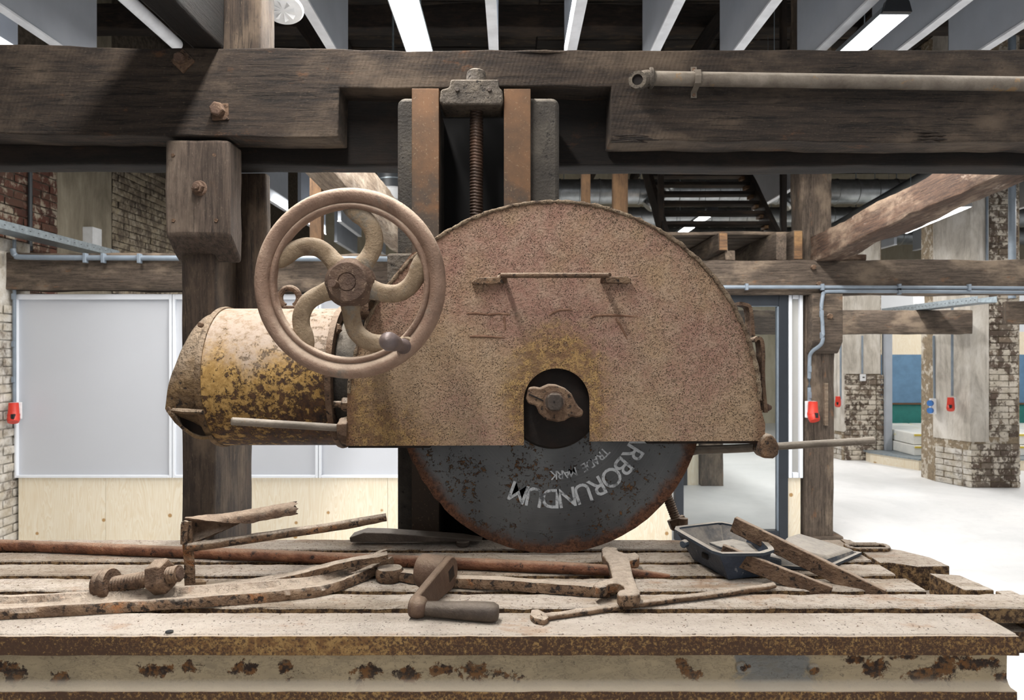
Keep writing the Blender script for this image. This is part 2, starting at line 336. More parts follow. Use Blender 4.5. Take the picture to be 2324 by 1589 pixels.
# ------- the table
def tabletop():
    s = NT('dusty_cast_table'); c = s.coord(world=True); nz = s.normal_z()
    n1 = s.noise(s.coord((.35, 1, 1), world=True), 7, 7, .7, .3); n2 = s.noise(c, 85, 5, .7); n3 = s.noise(c, 220, 2, .5)
    back = s.step(s.axes()[1], 1.45, 1.65)
    top = s.ramp(n1, [(.30, '#857563'), (.44, '#ab9d8c'), (.56, '#cabfb2'), (.70, '#b09a82')])
    top = s.mix(s.math('MULTIPLY', s.step(n2, .50, .66), .55), top, '#7a6654')
    front = s.step(s.axes()[1], 1.36, 1.22); top = s.mix(s.math('MULTIPLY', front, .6), top, '#cdc3b7')     # thickest dust on the front bar
    og = s.noise(s.coord((.5, 1, 1), world=True), 11, 6, .7); top = s.mix(s.math('MULTIPLY', s.step(og, .56, .66), .45), top, '#a67c56'); top = s.mix(s.math('MULTIPLY', back, .35), top, '#7d6d5e')
    top = s.mix(s.math('MULTIPLY', s.step(n3, .64, .70), .8), top, '#43362b')
    side = s.mix(s.step(n2, .42, .6), '#3c2a1c', '#8b6f4c')
    cl = s.mix(s.step(s.math('ADD', nz, s.math('MULTIPLY', s.math('SUBTRACT', n2, .5), .9)), .35, .75), side, top)
    b = s.bump(n2, 1.0, .007); b = s.bump(n3, .7, .003, b)
    return s.done(cl, .92, 0, b)
MT['table'] = tabletop()
def flangemat():
    s = NT('ochre_speckled_rust'); c = s.coord(world=True); n1 = s.noise(s.coord((.6, 1, 1), world=True), 3.2, 4, .6); n2 = s.noise(c, 170, 5, .78, .1)
    f = s.step(s.math('ADD', n2, s.math('ADD', s.math('MULTIPLY', s.math('SUBTRACT', n1, .5), .5), s.math('MULTIPLY', s.math('ABSOLUTE', s.math('SUBTRACT', s.axes()[0], .0)), -.06))), .40, .56)
    cl = s.mix(f, '#4c3422', s.mix(s.step(s.noise(c, 60, 4), .4, .6), '#7d5a33', '#a88450'))
    nz = s.normal_z(); cl = s.mix(s.math('MULTIPLY', s.step(nz, .3, .8), .9), cl, '#c4b3a0')
    return s.done(cl, .85, 0, s.bump(n2, .7, .003))
MT['flange_rust'] = flangemat()
def webmat():
    s = NT('peeling_grey_web_paint'); c = s.coord(world=True); n1 = s.noise(s.coord((.7, 1, 1.2), world=True), 5, 6, .65, .3)
    cl = s.ramp(n1, [(.3, '#95866b'), (.5, '#b3a080'), (.68, '#c4af8c')])
    px_ = s.math('ABSOLUTE', s.math('SUBTRACT', s.axes()[0], .46)); bsp = s.step(s.math('ADD', px_, s.math('MULTIPLY', s.math('SUBTRACT', s.noise(c, 30, 6, .7), .5), .16)), .075, .05); cl = s.mix(s.math('MULTIPLY', bsp, .75), cl, '#6d757a')     # blue-grey patch between the two bosses
    bl = s.noise(s.coord((.5, 1, 1), world=True), 3.1, 5, .6); cl = s.mix(s.math('MULTIPLY', s.step(bl, .58, .68), .7), cl, '#7d8a92')
    rn = s.noise(s.coord((.75, 1, 1.3), world=True), 11, 7, .7, .6); 
    blots = [(30, 1530, 38, 20), (135, 1538, 20, 14), (350, 1520, 45, 16), (430, 1514, 24, 14), (545, 1520, 34, 17), (645, 1514, 14, 14), (830, 1530, 34, 20), (925, 1530, 28, 18), (1008, 1523, 26, 15), (1075, 1524, 34, 20), (1150, 1534, 30, 14),
             (1550, 1505, 12, 18), (1572, 1530, 22, 14), (1690, 1516, 12, 10), (1848, 1520, 12, 10), (1945, 1498, 28, 10), (1985, 1515, 28, 24), (2060, 1492, 40, 7), (2105, 1535, 45, 18), (2150, 1512, 30, 24), (2215, 1508, 60, 14), (2290, 1538, 28, 14)]
    pos = s.n('ShaderNodeNewGeometry').outputs['Position']; acc = None
    for (bx, by, rx, ry) in blots:
        q_ = s.n('ShaderNodeVectorMath', operation='SUBTRACT'); s.l(pos, q_.inputs[0]); q_.inputs[1].default_value = ((bx - 1162) * 1.217 / F, 0, Z0 + (794.5 - by) * 1.217 / F)
        m_ = s.n('ShaderNodeVectorMath', operation='MULTIPLY'); s.l(q_.outputs[0], m_.inputs[0]); m_.inputs[1].default_value = (F / 1.217 / rx, 0, F / 1.217 / ry)
        l_ = s.n('ShaderNodeVectorMath', operation='LENGTH'); s.l(m_.outputs[0], l_.inputs[0])
        acc = l_.outputs['Value'] if acc is None else s.math('MINIMUM', acc, l_.outputs['Value'])
    rn2 = s.noise(c, 38, 7, .75, .2)
    f = s.math('MAXIMUM', s.step(rn, .64, .66), s.step(s.math('ADD', acc, s.math('MULTIPLY', s.math('SUBTRACT', rn2, .5), 5.0)), 1.05, .75))
    cl = s.mix(f, cl, s.mix(s.step(s.noise(c, 90, 4), .42, .6), '#2f1e12', '#7b5227'))
    n2 = s.noise(c, 120, 4, .7); cl = s.mix(s.math('MULTIPLY', s.step(n2, .58, .68), .6), cl, '#5a5043')
    n4 = s.noise(s.coord((.6, 1, 1.6), world=True), 24, 7, .75, .3); cl = s.mix(s.math('MULTIPLY', s.step(n4, .52, .62), .4), cl, '#766b59'); ed = s.math('ABSOLUTE', s.math('SUBTRACT', n4, .5)); cl = s.mix(s.math('MULTIPLY', s.math('SUBTRACT', 1.0, s.step(ed, .0, .02)), .45), cl, '#4a4136')
    nz = s.normal_z(); cl = s.mix(s.math('MULTIPLY', s.step(nz, .15, .7), .8), cl, '#c0b3a0')
    b = s.bump(f, -1.0, .008); b = s.bump(n4, .6, .006, b); b = s.bump(n2, .6, .003, b)
    return s.done(cl, .8, 0, b)
MT['web'] = webmat()
MT['tray'] = grime('dusty_dark_plastic', '#23282e', '#343c46', '#4a545e', 10, spots='#6f7377', spot_scale=90, spot_lo=.64, dust='#a69c8e', dust_amt=.9, dust_lo=.3, bumps=.3, rough=.55)
MT['tray_blue'] = grime('dusty_navy_plastic', '#1f2733', '#2f3b4d', '#475467', 10, spots='#74797f', spot_scale=80, spot_lo=.62, dust='#a69c8e', dust_amt=.85, dust_lo=.3, bumps=.3, rough=.5)
MT['stone'] = grime('tan_stone_chip', '#8c7358', '#a88e72', '#bfa98e', 30, bumps=.6)

g = NT('clear_glass'); tr_ = g.n('ShaderNodeBsdfTransparent'); tr_.inputs[0].default_value = (.93, .95, .95, 1)
gl_ = g.n('ShaderNodeBsdfGlossy'); gl_.inputs['Roughness'].default_value = .02; fr_ = g.n('ShaderNodeFresnel'); fr_.inputs[0].default_value = 1.3
mx_ = g.n('ShaderNodeMixShader'); g.l(fr_.outputs[0], mx_.inputs[0]); g.l(tr_.outputs[0], mx_.inputs[1]); g.l(gl_.outputs[0], mx_.inputs[2])
g.l(mx_.outputs[0], g.t.nodes['Material Output'].inputs['Surface']); MT['glass'] = g.m
MT['lamp'] = emit('lit_lamp_diffuser', '#ffffff', 9)
MT['lamp_far'] = emit('lit_far_lamp_diffuser', '#ffffff', 6)

# ------------------------------------------------------------------ mesh helpers
def P(px, py, d):
    """the point at depth d (metres) seen at that pixel of the photograph"""
    return Vector(((px - 1162) * d / F, d, Z0 + (794.5 - py) * d / F))
def T(px, py, h=0.0):
    """the point at height h above the table top seen at that pixel"""
    d = (.486 - h) * F / (py - 794.5)
    return Vector(((px - 1162) * d / F, d, Z0 - .486 + h))
ZT = Z0 - .486

class MB:
    def __init__(s): s.bm = bmesh.new()
    def _add(s, vs, fs):
        v = [s.bm.verts.new(p) for p in vs]
        for f in fs:
            try: s.bm.faces.new([v[i] for i in f])
            except ValueError: pass
        return s
    def box(s, x0, x1, y0, y1, z0, z1, M=None):
        vs = [Vector((x, y, z)) for z in (z0, z1) for y in (y0, y1) for x in (x0, x1)]
        if M: vs = [M @ v for v in vs]
        return s._add(vs, [(0, 2, 3, 1), (4, 5, 7, 6), (0, 1, 5, 4), (2, 6, 7, 3), (0, 4, 6, 2), (1, 3, 7, 5)])
    def prism(s, pts, a, b, M=None, n=1):
        """outline pts (3D or 2D through M), pushed from offset a to offset b"""
        k = len(pts); vs = []
        for o in (a, b):
            for p in pts:
                v = Vector((p[0], p[1], 0)) + Vector((0, 0, o)) if len(p) == 2 else Vector(p) + o
                vs.append(M @ v if M else v)
        fs = [tuple(range(k))[::-1], tuple(range(k, 2 * k))] + [(i, (i + 1) % k, k + (i + 1) % k, k + i) for i in range(k)]
        return s._add(vs, fs)
    def sweep(s, path, prof, up=(0, 0, 1), scales=None, caps=True, closed_path=False):
        """profile (u, v) swept along path; u runs sideways, v along up"""
        path = [Vector(p) for p in path]; n = len(path); k = len(prof); up = Vector(up); vs = []
        for i, p in enumerate(path):
            if closed_path: t = path[(i + 1) % n] - path[i - 1]
            else: t = path[min(i + 1, n - 1)] - path[max(i - 1, 0)]
            t.normalize(); u = t.cross(up)
            if u.length < 1e-4: u = t.cross(Vector((1, 0, 0)))
            u.normalize(); v = u.cross(t); sc_ = scales[i] if scales else 1
            if not isinstance(sc_, tuple): sc_ = (sc_, sc_)
            for (a, b) in prof: vs.append(p + u * a * sc_[0] + v * b * sc_[1])
        fs = []
        for i in range(n if closed_path else n - 1):
            j = (i + 1) % n
            for q in range(k): fs.append((i * k + q, j * k + q, j * k + (q + 1) % k, i * k + (q + 1) % k))
        if caps and not closed_path: fs += [tuple(range(k)), tuple(range((n - 1) * k, n * k))[::-1]]
        return s._add(vs, fs)
    def tube(s, path, r, seg=12, up=(0, 0, 1), **kw):
        prof = [(math.cos(2 * math.pi * i / seg), math.sin(2 * math.pi * i / seg)) for i in range(seg)]
        sc_ = r if isinstance(r, (list, tuple)) else [r] * len(path)
        return s.sweep(path, prof, up, scales=list(sc_), **kw)
    def lathe(s, prof, o, axis, seg=32, closed=False):
        """profile of (radius, height along axis)"""
        o = Vector(o); a = Vector(axis).normalized(); u = a.orthogonal().normalized(); v = a.cross(u); vs = []; k = len(prof)
        for i in range(seg):
            t = 2 * math.pi * i / seg
            for (r, h) in prof: vs.append(o + a * h + (u * math.cos(t) + v * math.sin(t)) * r)
        fs = []
        for i in range(seg):
            j = (i + 1) % seg
            for q in range(k if closed else k - 1):
                q2 = (q + 1) % k; fs.append((i * k + q, i * k + q2, j * k + q2, j * k + q))
        s._add(vs, fs)
        if not closed:
            bmesh.ops.remove_doubles(s.bm, verts=s.bm.verts, dist=1e-6)
        return s
    def cyl(s, o, axis, r, h, seg=24, bev=.0, r2=None):
        r2 = r if r2 is None else r2
        pr = [(1e-7, 0), (r - bev, 0), (r, bev), (r2, h - bev), (r2 - bev, h), (1e-7, h)] if bev else [(1e-7, 0), (r, 0), (r2, h), (1e-7, h)]
        return s.lathe(pr, o, axis, seg)
    def jitter(s, amp, freq=20, seed=0, axes=(1, 1, 1)):
        for v in s.bm.verts:
            n = noise.noise_vector(v.co * freq + Vector((seed * 3.1, seed, 0)))
            v.co += Vector((n.x * axes[0], n.y * axes[1], n.z * axes[2])) * amp
        return s

def smooth_path(pts, n=8):
    pts = [Vector(p) for p in pts]; out = []
    for i in range(len(pts) - 1):
        p0 = pts[max(i - 1, 0)]; p1 = pts[i]; p2 = pts[i + 1]; p3 = pts[min(i + 2, len(pts) - 1)]
        for k in range(n):
            t = k / n
            out.append(.5 * ((2 * p1) + (p2 - p0) * t + (2 * p0 - 5 * p1 + 4 * p2 - p3) * t * t + (3 * p1 - p0 - 3 * p2 + p3) * t ** 3))
    out.append(pts[-1]); return out

def tagp(o, label=None, cat=None, group=None, kind=None):
    if label: o['label'] = label
    if cat: o['category'] = cat
    if group: o['group'] = group
    if kind: o['kind'] = kind
    return o
def thing(name, label, cat, loc=(0, 0, 0), group=None, kind=None):
    o = bpy.data.objects.new(name, None); col.objects.link(o); o.location = loc; o.empty_display_size = .1
    return tagp(o, label, cat, group, kind)
def wl(o):
    v = Vector(o.location)
    while o.parent: o = o.parent; v += Vector(o.location)
    return v
def link(name, mb, mat, parent=None, smooth=35, bevel=0, label=None, cat=None, group=None, kind=None, origin=None, rot=None):
    """one mesh object; vertices are given in world space and moved to the object's own base"""
    bm = mb.bm; bmesh.ops.recalc_face_normals(bm, faces=bm.faces)
    me = bpy.data.meshes.new(name)
    xs = [v.co for v in bm.verts]
    if origin is None:
        lo = Vector([min(v[i] for v in xs) for i in range(3)]); hi = Vector([max(v[i] for v in xs) for i in range(3)])
        origin = Vector(((lo.x + hi.x) / 2, (lo.y + hi.y) / 2, lo.z))
    origin = Vector(origin)
    inv = rot.inverted() if rot else None
    for v in bm.verts:
        v.co = (inv @ (v.co - origin)) if rot else v.co - origin
    bm.to_mesh(me); bm.free()
    if smooth:
        me.shade_smooth(); me.set_sharp_from_angle(angle=R(smooth))
    me.materials.append(mat)
    o = bpy.data.objects.new(name, me); col.objects.link(o)
    pl = wl(parent) if parent else Vector((0, 0, 0))
    o.location = origin - pl
    if rot: o.rotation_euler = rot.to_euler()
    if parent: o.parent = parent
    if bevel:
        md = o.modifiers.new('bevel', 'BEVEL'); md.width = bevel; md.segments = 2; md.limit_method = 'ANGLE'; md.angle_limit = R(40)
    return tagp(o, label, cat, group, kind)

def timber(name, a, b, w_, h_, mat, parent=None, amp=.006, rad=.012, n=None, up=(0, 0, 1), **kw):
    """a hewn beam from a to b (centre line); its own x axis runs along the grain"""
    a = Vector(a); b = Vector(b); L = (b - a).length; ax = (b - a).normalized(); up = Vector(up)
    side = up.cross(ax).normalized(); upv = ax.cross(side)
    rot = Matrix((ax, side, upv)).transposed()
    n = n or max(6, min(90, int(L / .05)))
    hw, hh = w_ / 2, h_ / 2; prof = []
    for (sx, sy) in ((1, 1), (-1, 1), (-1, -1), (1, -1)):
        q = [(hw * sx, (hh - rad) * sy), ((hw - rad * .3) * sx, (hh - rad * .3) * sy), ((hw - rad) * sx, hh * sy)]
        prof += q if sx * sy > 0 else q[::-1]
    prof = [p for p in prof]
    # extra points along the long sides
    full = []
    for i in range(len(prof)):
        p = prof[i]; q = prof[(i + 1) % len(prof)]; full.append(p)
        dd = math.hypot(q[0] - p[0], q[1] - p[1])
        k = 2 if dd > .05 else 0
        for j in range(1, k + 1): full.append((p[0] + (q[0] - p[0]) * j / (k + 1), p[1] + (q[1] - p[1]) * j / (k + 1)))
    mb = MB(); k = len(full); vs = []; sd = random.random() * 50
    for i in range(n + 1):
        t = i / n
        for (u, v) in full:
            p = a + ax * (L * t) + side * u + upv * v
            q = Vector((L * t * 2.3 + sd, u * 9, v * 9)); nv = noise.noise_vector(q); nf = noise.noise_vector(q * 4.5)
            ed = 1.8 if abs(u) > hw - rad * 1.05 and abs(v) > hh - rad * 1.05 else 1
            p += (side * nv.y + upv * nv.z) * amp * ed + (side * nf.y + upv * nf.z) * amp * .35 * ed
            vs.append(p)
    fs = [(i * k + q, (i + 1) * k + q, (i + 1) * k + (q + 1) % k, i * k + (q + 1) % k) for i in range(n) for q in range(k)]
    fs += [tuple(range(k)), tuple(range(n * k, (n + 1) * k))[::-1]]
    mb._add(vs, fs)
    return link(name, mb, mat, parent, smooth=50, origin=a, rot=rot, **kw)

def hexbolt(mb, o, axis, r, h, tw=0.0):
    a = Vector(axis).normalized(); u = a.orthogonal().normalized(); v = a.cross(u); o = Vector(o)
    pts = []; n = 6
    for rr, hh in ((r, 0), (r, h * .82), (r * .86, h)):
        for i in range(6):
            t = 2 * math.pi * i / 6 + tw; pts.append(o + a * hh + (u * math.cos(t) + v * math.sin(t)) * rr)
    fs = [tuple(range(6))[::-1], tuple(range(12, 18))] + [(l * 6 + i, l * 6 + (i + 1) % 6, (l + 1) * 6 + (i + 1) % 6, (l + 1) * 6 + i) for l in (0, 1) for i in range(6)]
    mb._add(pts, fs); return mb
def threads(mb, o, axis, r, L, pitch, depth, seg=20):
    """a helical thread"""
    o = Vector(o); a = Vector(axis).normalized(); u = a.orthogonal().normalized(); v = a.cross(u)
    n = int(L / pitch * 4) ; rows = n + 1; vs = []
    for j in range(rows):
        for i in range(seg):
            t = 2 * math.pi * i / seg; ph = (j / 4 + i / seg) % 1; rr = r - depth * (abs(ph - .5) * 2)
            h = min(L, max(0, (j / n) * L)); vs.append(o + a * h + (u * math.cos(t) + v * math.sin(t)) * rr)
    fs = [(j * seg + i, j * seg + (i + 1) % seg, (j + 1) * seg + (i + 1) % seg, (j + 1) * seg + i) for j in range(n) for i in range(seg)]
    fs += [tuple(range(seg))[::-1], tuple(range(n * seg, rows * seg))]
    mb._add(vs, fs); return mb
def rel(z): return Z0 + z
# ================================================================== the hall (setting)
link('floor', MB().box(-8, 14, -4, 18, -.05, 0), MT['floor'], kind='structure', smooth=0)
CE = rel(3.9)
ceil = link('ceiling', MB().box(-8, 14, -1, 18, CE + .03, CE + .10), W['joist'], kind='structure', smooth=0)
bvar = [None] * 3
for i in range(46):                       # ceiling boards, each a board of its own
    y = 3.2 + i * .24
    for j, (xa, xb) in enumerate(((-4.6, .3), (.32, 5.2), (5.22, 9.5))):
        k = (i * 3 + j) % 3
        if bvar[k] is None or i < 1:
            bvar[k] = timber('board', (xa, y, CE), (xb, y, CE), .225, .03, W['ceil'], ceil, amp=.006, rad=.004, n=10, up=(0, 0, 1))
            o = bvar[k]
        else:
            o = bvar[k].copy(); col.objects.link(o); o.parent = ceil
            o.location = Vector((xa, y + random.uniform(-.01, .01), CE + random.uniform(0, .015))) - wl(ceil)
for i, x in enumerate((-4.1, -3.1, -2.1, -1.15, -.2, .75, 1.7, 2.65, 3.6, 4.6, 5.6)):
    timber('ceiling_joist', (x, 1, CE - .13), (x, 16, CE - .13), .11, .2, W['joist'], amp=.01, n=40, label='blackened ceiling joist, number %s from the left under the roof boards' % ('one two three four five six seven eight nine ten eleven'.split()[i]),
           cat='joist', group='joists under the roof boards')
for i, (y, z, lb) in enumerate(((4.9, 3.05, 'nearest'), (7.3, 3.42, 'middle'), (11.0, 3.3, 'farthest'))):
    timber('roof_beam', (-4.4, y, rel(z)), (9, y, rel(z)), .2, .24, W['joist'], amp=.012, n=50,
           label='%s dark roof beam crossing under the ceiling joists' % lb, cat='beam')
for i, (x, y, s_, lb) in enumerate(((1.35, 7.1, 1, 'dark slanted roof brace near the top centre'), (-1.4, 7.1, -1, 'dark slanted roof brace above the long lamp'),
                               (2.9, 7.1, 1, 'dark slanted roof brace above the right lamp'))):
    timber('roof_brace', (x, y, rel(2.2)), (x + s_ * .75, y, rel(3.35)), .12, .14, W['joist'], amp=.01, n=14, label=lb, cat='brace')

# ---- bricks
def brick_mesh(mat, L=.225, Hh=.066, D=.014, seed=0):
    mb = MB(); r = .006
    pr = [(-L / 2 + r, -Hh / 2), (L / 2 - r, -Hh / 2), (L / 2, -Hh / 2 + r), (L / 2, Hh / 2 - r), (L / 2 - r, Hh / 2), (-L / 2 + r, Hh / 2), (-L / 2, Hh / 2 - r), (-L / 2, -Hh / 2 + r)]
    vs = [Vector((p[0], -D * .55, p[1])) for p in pr] + [Vector((p[0] * .965, -D, p[1] * .9)) for p in pr] + [Vector((0, -D * 1.06, 0))]
    fs = [(i, (i + 1) % 8, 8 + (i + 1) % 8, 8 + i) for i in range(8)] + [(8 + i, 8 + (i + 1) % 8, 16) for i in range(8)]
    mb._add(vs, fs); mb.jitter(.004, 22, seed)
    me = bpy.data.meshes.new('brick'); bmesh.ops.recalc_face_normals(mb.bm, faces=mb.bm.faces); mb.bm.to_mesh(me); mb.bm.free(); me.materials.append(mat); me.shade_smooth(); me.set_sharp_from_angle(angle=R(50))
    return me
def brick_face(parent, a, b, z0, z1, mat, limit=300, course=.074, half=0, keep=None):
    """bricks laid one by one on the upright face that runs from a to b (x, y); the outward side is on the right of a->b"""
    a = Vector((a[0], a[1], 0)); b = Vector((b[0], b[1], 0)); L = (b - a).length; t = (b - a).normalized()
    ang = math.atan2(t.y, t.x); ms = [brick_mesh(mat, seed=s_) for s_ in range(5)]; mh = [brick_mesh(mat, L=.105, seed=s_ + 9) for s_ in range(3)]
    base = wl(parent); n = 0; nz = int((z1 - z0) / course)
    for k in range(nz):
        z = z0 + (k + .5) * course; x = 0.0; first = True; bond = (k + half) % 2
        while x < L - .05:
            ln = .117 if (first and bond) or x > L - .2 else .237
            if x + ln > L + .02: ln = .117
            first = False
            c = a + t * (x + ln / 2); x += ln
            if keep and not keep(c, z): continue
            if n >= limit: return n
            me = (random.choice(mh) if ln < .2 else random.choice(ms))
            o = bpy.data.objects.new('brick', me); col.objects.link(o); o.parent = parent
            q = Vector((c.x, c.y, z)) + Vector((t.y, -t.x, 0)) * random.uniform(-.006, .006)
            o.location = q - base; o.rotation_euler = (random.uniform(-.02, .02), random.uniform(-.012, .012), ang + random.uniform(-.02, .02)); n += 1
    return n
def pier(name, foot, z1, mat_core):
    mb = MB(); k = len(foot)
    mb._add([Vector((x, y, z)) for z in (0, z1) for (x, y) in foot], [tuple(range(k))[::-1], tuple(range(k, 2 * k))] + [(i, (i + 1) % k, k + (i + 1) % k, k + i) for i in range(k)])
    return mb

# left wall: plaster panel between two stretches of brickwork
wall_left = link('wall_left', MB().box(-4.75, -4.40, -3.5, 16.2, 0, CE), MT['darkmortar'], kind='structure', smooth=0)
link('plaster_panel', MB().box(-4.5, -4.385, 6.80, 7.72, 1.4, CE), MT['plaster_grey'], wall_left, label='bare grey plaster between the brickwork')
n = brick_face(wall_left, (-4.40, 5.98), (-4.40, 6.80), rel(.45), rel(1.9), MT['brick_left'], 110)
n += brick_face(wall_left, (-4.40, 7.74), (-4.40, 9.5), rel(.62), rel(2.45), MT['brick_left_grey'], 170)
# the brick pilaster at the very left, in front of the partition
wl_p = link('wall_left_pilaster', MB().box(-4.7, -4.24, 5.605, 6.2, 0, rel(.93)), MT['mortar_white'], kind='structure', smooth=0)
brick_face(wl_p, (-4.24, 5.62), (-4.24, 6.2), 0, rel(.9), MT['brick_pillar_white'], 80)
# back wall
wall_back = link('wall_back', MB().box(-4.6, 14, 15.6, 15.9, 0, CE), MT['cream'], kind='structure', smooth=0)
wall_right = link('wall_right', MB().box(11.6, 11.9, 3, 15.8, 0, CE), MT['plaster_white'], kind='structure', smooth=0)

# ---- brick piers on the right
pb = thing('brick_pier', 'wide limewashed brick pier nearest on the right, red socket on its left face', 'pier', (5.6, 8.6, 0))
link('core', pier('core', [(5.225, 8.71), (5.385, 8.295), (5.97, 8.295), (5.97, 9.0), (5.225, 9.0)], CE, MT['mortar']), MT['mortar'], pb, smooth=0)
brick_face(pb, (5.225, 8.70), (5.385, 8.30), 0, rel(-1.12), MT['brick_pillar_white'], 75)
brick_face(pb, (5.385, 8.29), (5.97, 8.29), 0, rel(-1.04), MT['brick_pillar'], 50)
brick_face(pb, (5.60, 8.29), (5.97, 8.29), rel(-1.028), rel(2.15), MT['brick_pillar'], 150)
link('render_coat', MB().prism([(5.210, 8.72), (5.378, 8.278), (5.60, 8.278), (5.60, 8.33), (5.23, 8.76)], rel(-1.08), CE).jitter(.006, 5), MT['plaster_old'], pb, smooth=0, label='streaked old render')
pa = thing('brick_pier', 'brick pier behind the wooden post, small white thermostat on it', 'pier', (5.1, 10.7, 0))
link('core', pier('core', [(4.82, 10.62), (4.87, 10.355), (5.42, 10.355), (5.42, 11), (4.82, 11)], rel(1.72), MT['mortar']), MT['mortar'], pa, smooth=0)
brick_face(pa, (4.82, 10.62), (4.87, 10.36), 0, rel(-1.2), MT['brick_pillar_white'], 40)
link('render_coat', MB().prism([(4.800, 10.62), (4.852, 10.34), (4.90, 10.34), (4.86, 10.62)], rel(-1.2), rel(-.35)), MT['plaster_old'], pa, smooth=0, label='streaked old render')
brick_face(pa, (4.87, 10.35), (5.42, 10.35), 0, rel(-.35), MT['brick_pillar'], 100)
link('render_coat', MB().prism([(4.80, 10.62), (4.855, 10.335), (5.40, 10.335), (5.43, 10.42), (4.84, 10.66)], rel(-.35), rel(1.72)), MT['plaster_old'], pa, smooth=0, label='streaked old render')

# ---- partition of white framed panels, plywood below, left of the machine
PY = 6.0
zt = rel(.474); zb = rel(-1.085)
part = thing('wall_partition', None, None, (-1.5, PY, 0), kind='structure')
link('backing', MB().box(-4.22, 1.36, PY + .05, PY + .10, 0, zt), MT['plaster_white'], part, smooth=0)
xs = [-4.225, -2.885, -1.645, -.32, 1.38]
for a, b in zip(xs[:-1], xs[1:]):
    link('panel', MB().box(a + .02, b - .02, PY + .005, PY + .03, zb + .01, zt - .03), MT['panel_grey'], part, smooth=0)
    for nm, bx in (('frame_stile', (a + .005, a + .026, zb, zt)), ('frame_stile', (b - .024, b - .0, zb, zt)), ('frame_rail', (a + .026, b - .024, zt - .045, zt)), ('frame_rail', (a + .026, b - .024, zb, zb + .022))):
        link(nm, MB().box(bx[0], bx[1], PY - .025, PY + .04, bx[2], bx[3]), MT['frame_white'], part, smooth=0, bevel=.004)
for (a, b) in ((-4.20, -3.46), (-3.457, -2.26), (-2.257, -1.06), (-1.057, .14), (.143, 1.36)):
    link('plywood_sheet', MB().box(a, b, PY + .0, PY + .018, .0, zb - .004), MT['ply'], part, smooth=0)
part['kind'] = 'structure'
# narrow panel and plywood strip right of the glass door
link('panel', MB().box(2.373, 2.437, PY + .005, PY + .03, zb + .04, zt - .03), MT['panel_beige'], part, smooth=0)
for bx in ((2.345, 2.373, zb, zt), (2.437, 2.465, zb, zt)): link('frame_stile', MB().box(bx[0], bx[1], PY - .03, PY + .04, bx[2], bx[3]), MT['frame_white'], part, smooth=0, bevel=.004)
for bx in ((2.38, 2.43, zt - .04, zt), (2.38, 2.43, zb, zb + .045)): link('frame_rail', MB().box(bx[0], bx[1], PY - .03, PY + .04, bx[2], bx[3]), MT['frame_white'], part, smooth=0, bevel=.004)
link('plywood_sheet', MB().box(2.35, 2.455, PY, PY + .03, 0, zb - .004), MT['ply'], part, smooth=0)
# glass door in a dark frame
dr = thing('door_1', None, None, (1.9, PY, 0), kind='structure')
for nm, bx in (('stile', (1.385, 1.455, .0, zt)), ('stile', (2.262, 2.34, .0, zt)), ('rail', (1.455, 2.262, .0, .085)), ('rail', (1.455, 2.262, rel(.375), zt))):
    link(nm, MB().box(bx[0], bx[1], PY - .03, PY + .05, bx[2], bx[3]), MT['black_alu'], dr, smooth=0, bevel=.005)
link('pane', MB().box(1.455, 2.262, PY + .005, PY + .012, .085, rel(.375)), MT['glass'], dr, smooth=0)
link('glazing_bead', MB().box(2.252, 2.264, PY - .02, PY + .03, .085, rel(.375)).box(1.455, 2.264, PY - .02, PY + .03, rel(.37), rel(.378)), MT['conduit'], dr, smooth=0)

# ---- timbers of the far bay (about 6 m away)
timber('crossbeam', (-4.31, 6.02, rel(.665)), (.1, 6.02, rel(.645)), .22, .31, W['far'], amp=.008, label='long grey-brown crossbeam above the white panels, left of the machine', cat='beam')
timber('crossbeam', (.12, 6.02, rel(.60)), (6.6, 6.02, rel(.63)), .22, .29, W['far'], amp=.008, label='long brown crossbeam over the glass door, two conduits along it', cat='beam')
timber('crossbeam', (1.2, 8.1, rel(.318)), (5.22, 8.1, rel(.318)), .22, .27, W['far'], amp=.006, label='shorter brown beam running from the post to the wide brick pier', cat='beam')
timber('crossbeam', (5.55, 7.95, rel(.42)), (8.8, 6.3, rel(.43)), .25, .24, W['far'], amp=.012, label='dark rough log end let into the wide brick pier', cat='beam')
p2 = thing('timber_post', 'slim wooden post right of the glass door with a red socket', 'post', (2.61, 6.1, 0))
timber('shaft', (2.61, 6.08, 0), (2.61, 6.08, rel(.46)), .245, .20, W['far'], p2, amp=.006, up=(0, 1, 0))
timber('pad', (2.47, 6.08, .02), (2.80, 6.08, .02), .25, .045, W['far'], p2, amp=.003)
link('bracket', MB().prism([(0, 0), (.0, .50), (-.12, .50), (-.12, .1), (-.03, 0)], 2.50, 2.755, Matrix(((0, 0, 1, 0), (1, 0, 0, 5.985), (0, 1, 0, rel(-.03)), (0, 0, 0, 1)))), W['far'], p2, smooth=0, bevel=.008)
mb = MB(); hexbolt(mb, (2.64, 5.87, rel(.28)), (0, -1, 0), .025, .03); link('bolt', mb, MT['iron'], p2)
link('batten', MB().box(2.64, 2.672, 5.955, 5.985, rel(-.64), rel(-.28)), W['pale'], p2, smooth=0, bevel=.002)
p3 = timber('timber_post', (2.60, 6.14, rel(.76)), (2.60, 6.14, rel(3.6)), .26, .24, W['far'], amp=.012, up=(0, 1, 0), label='grey wooden post rising from the crossbeam on the right', cat='post')
timber('timber_post', (2.385, 8.5, 0), (2.385, 8.5, rel(.2)), .26, .22, W['far'], amp=.006, up=(0, 1, 0), label='short grey post seen through the glass door', cat='post')
link('plywood_strip', MB().box(2.10, 2.235, 8.45, 8.5, 0, rel(.1)), MT['ply'], kind=None, label='narrow plywood strip beside the post behind the glass', cat='panel', smooth=0)
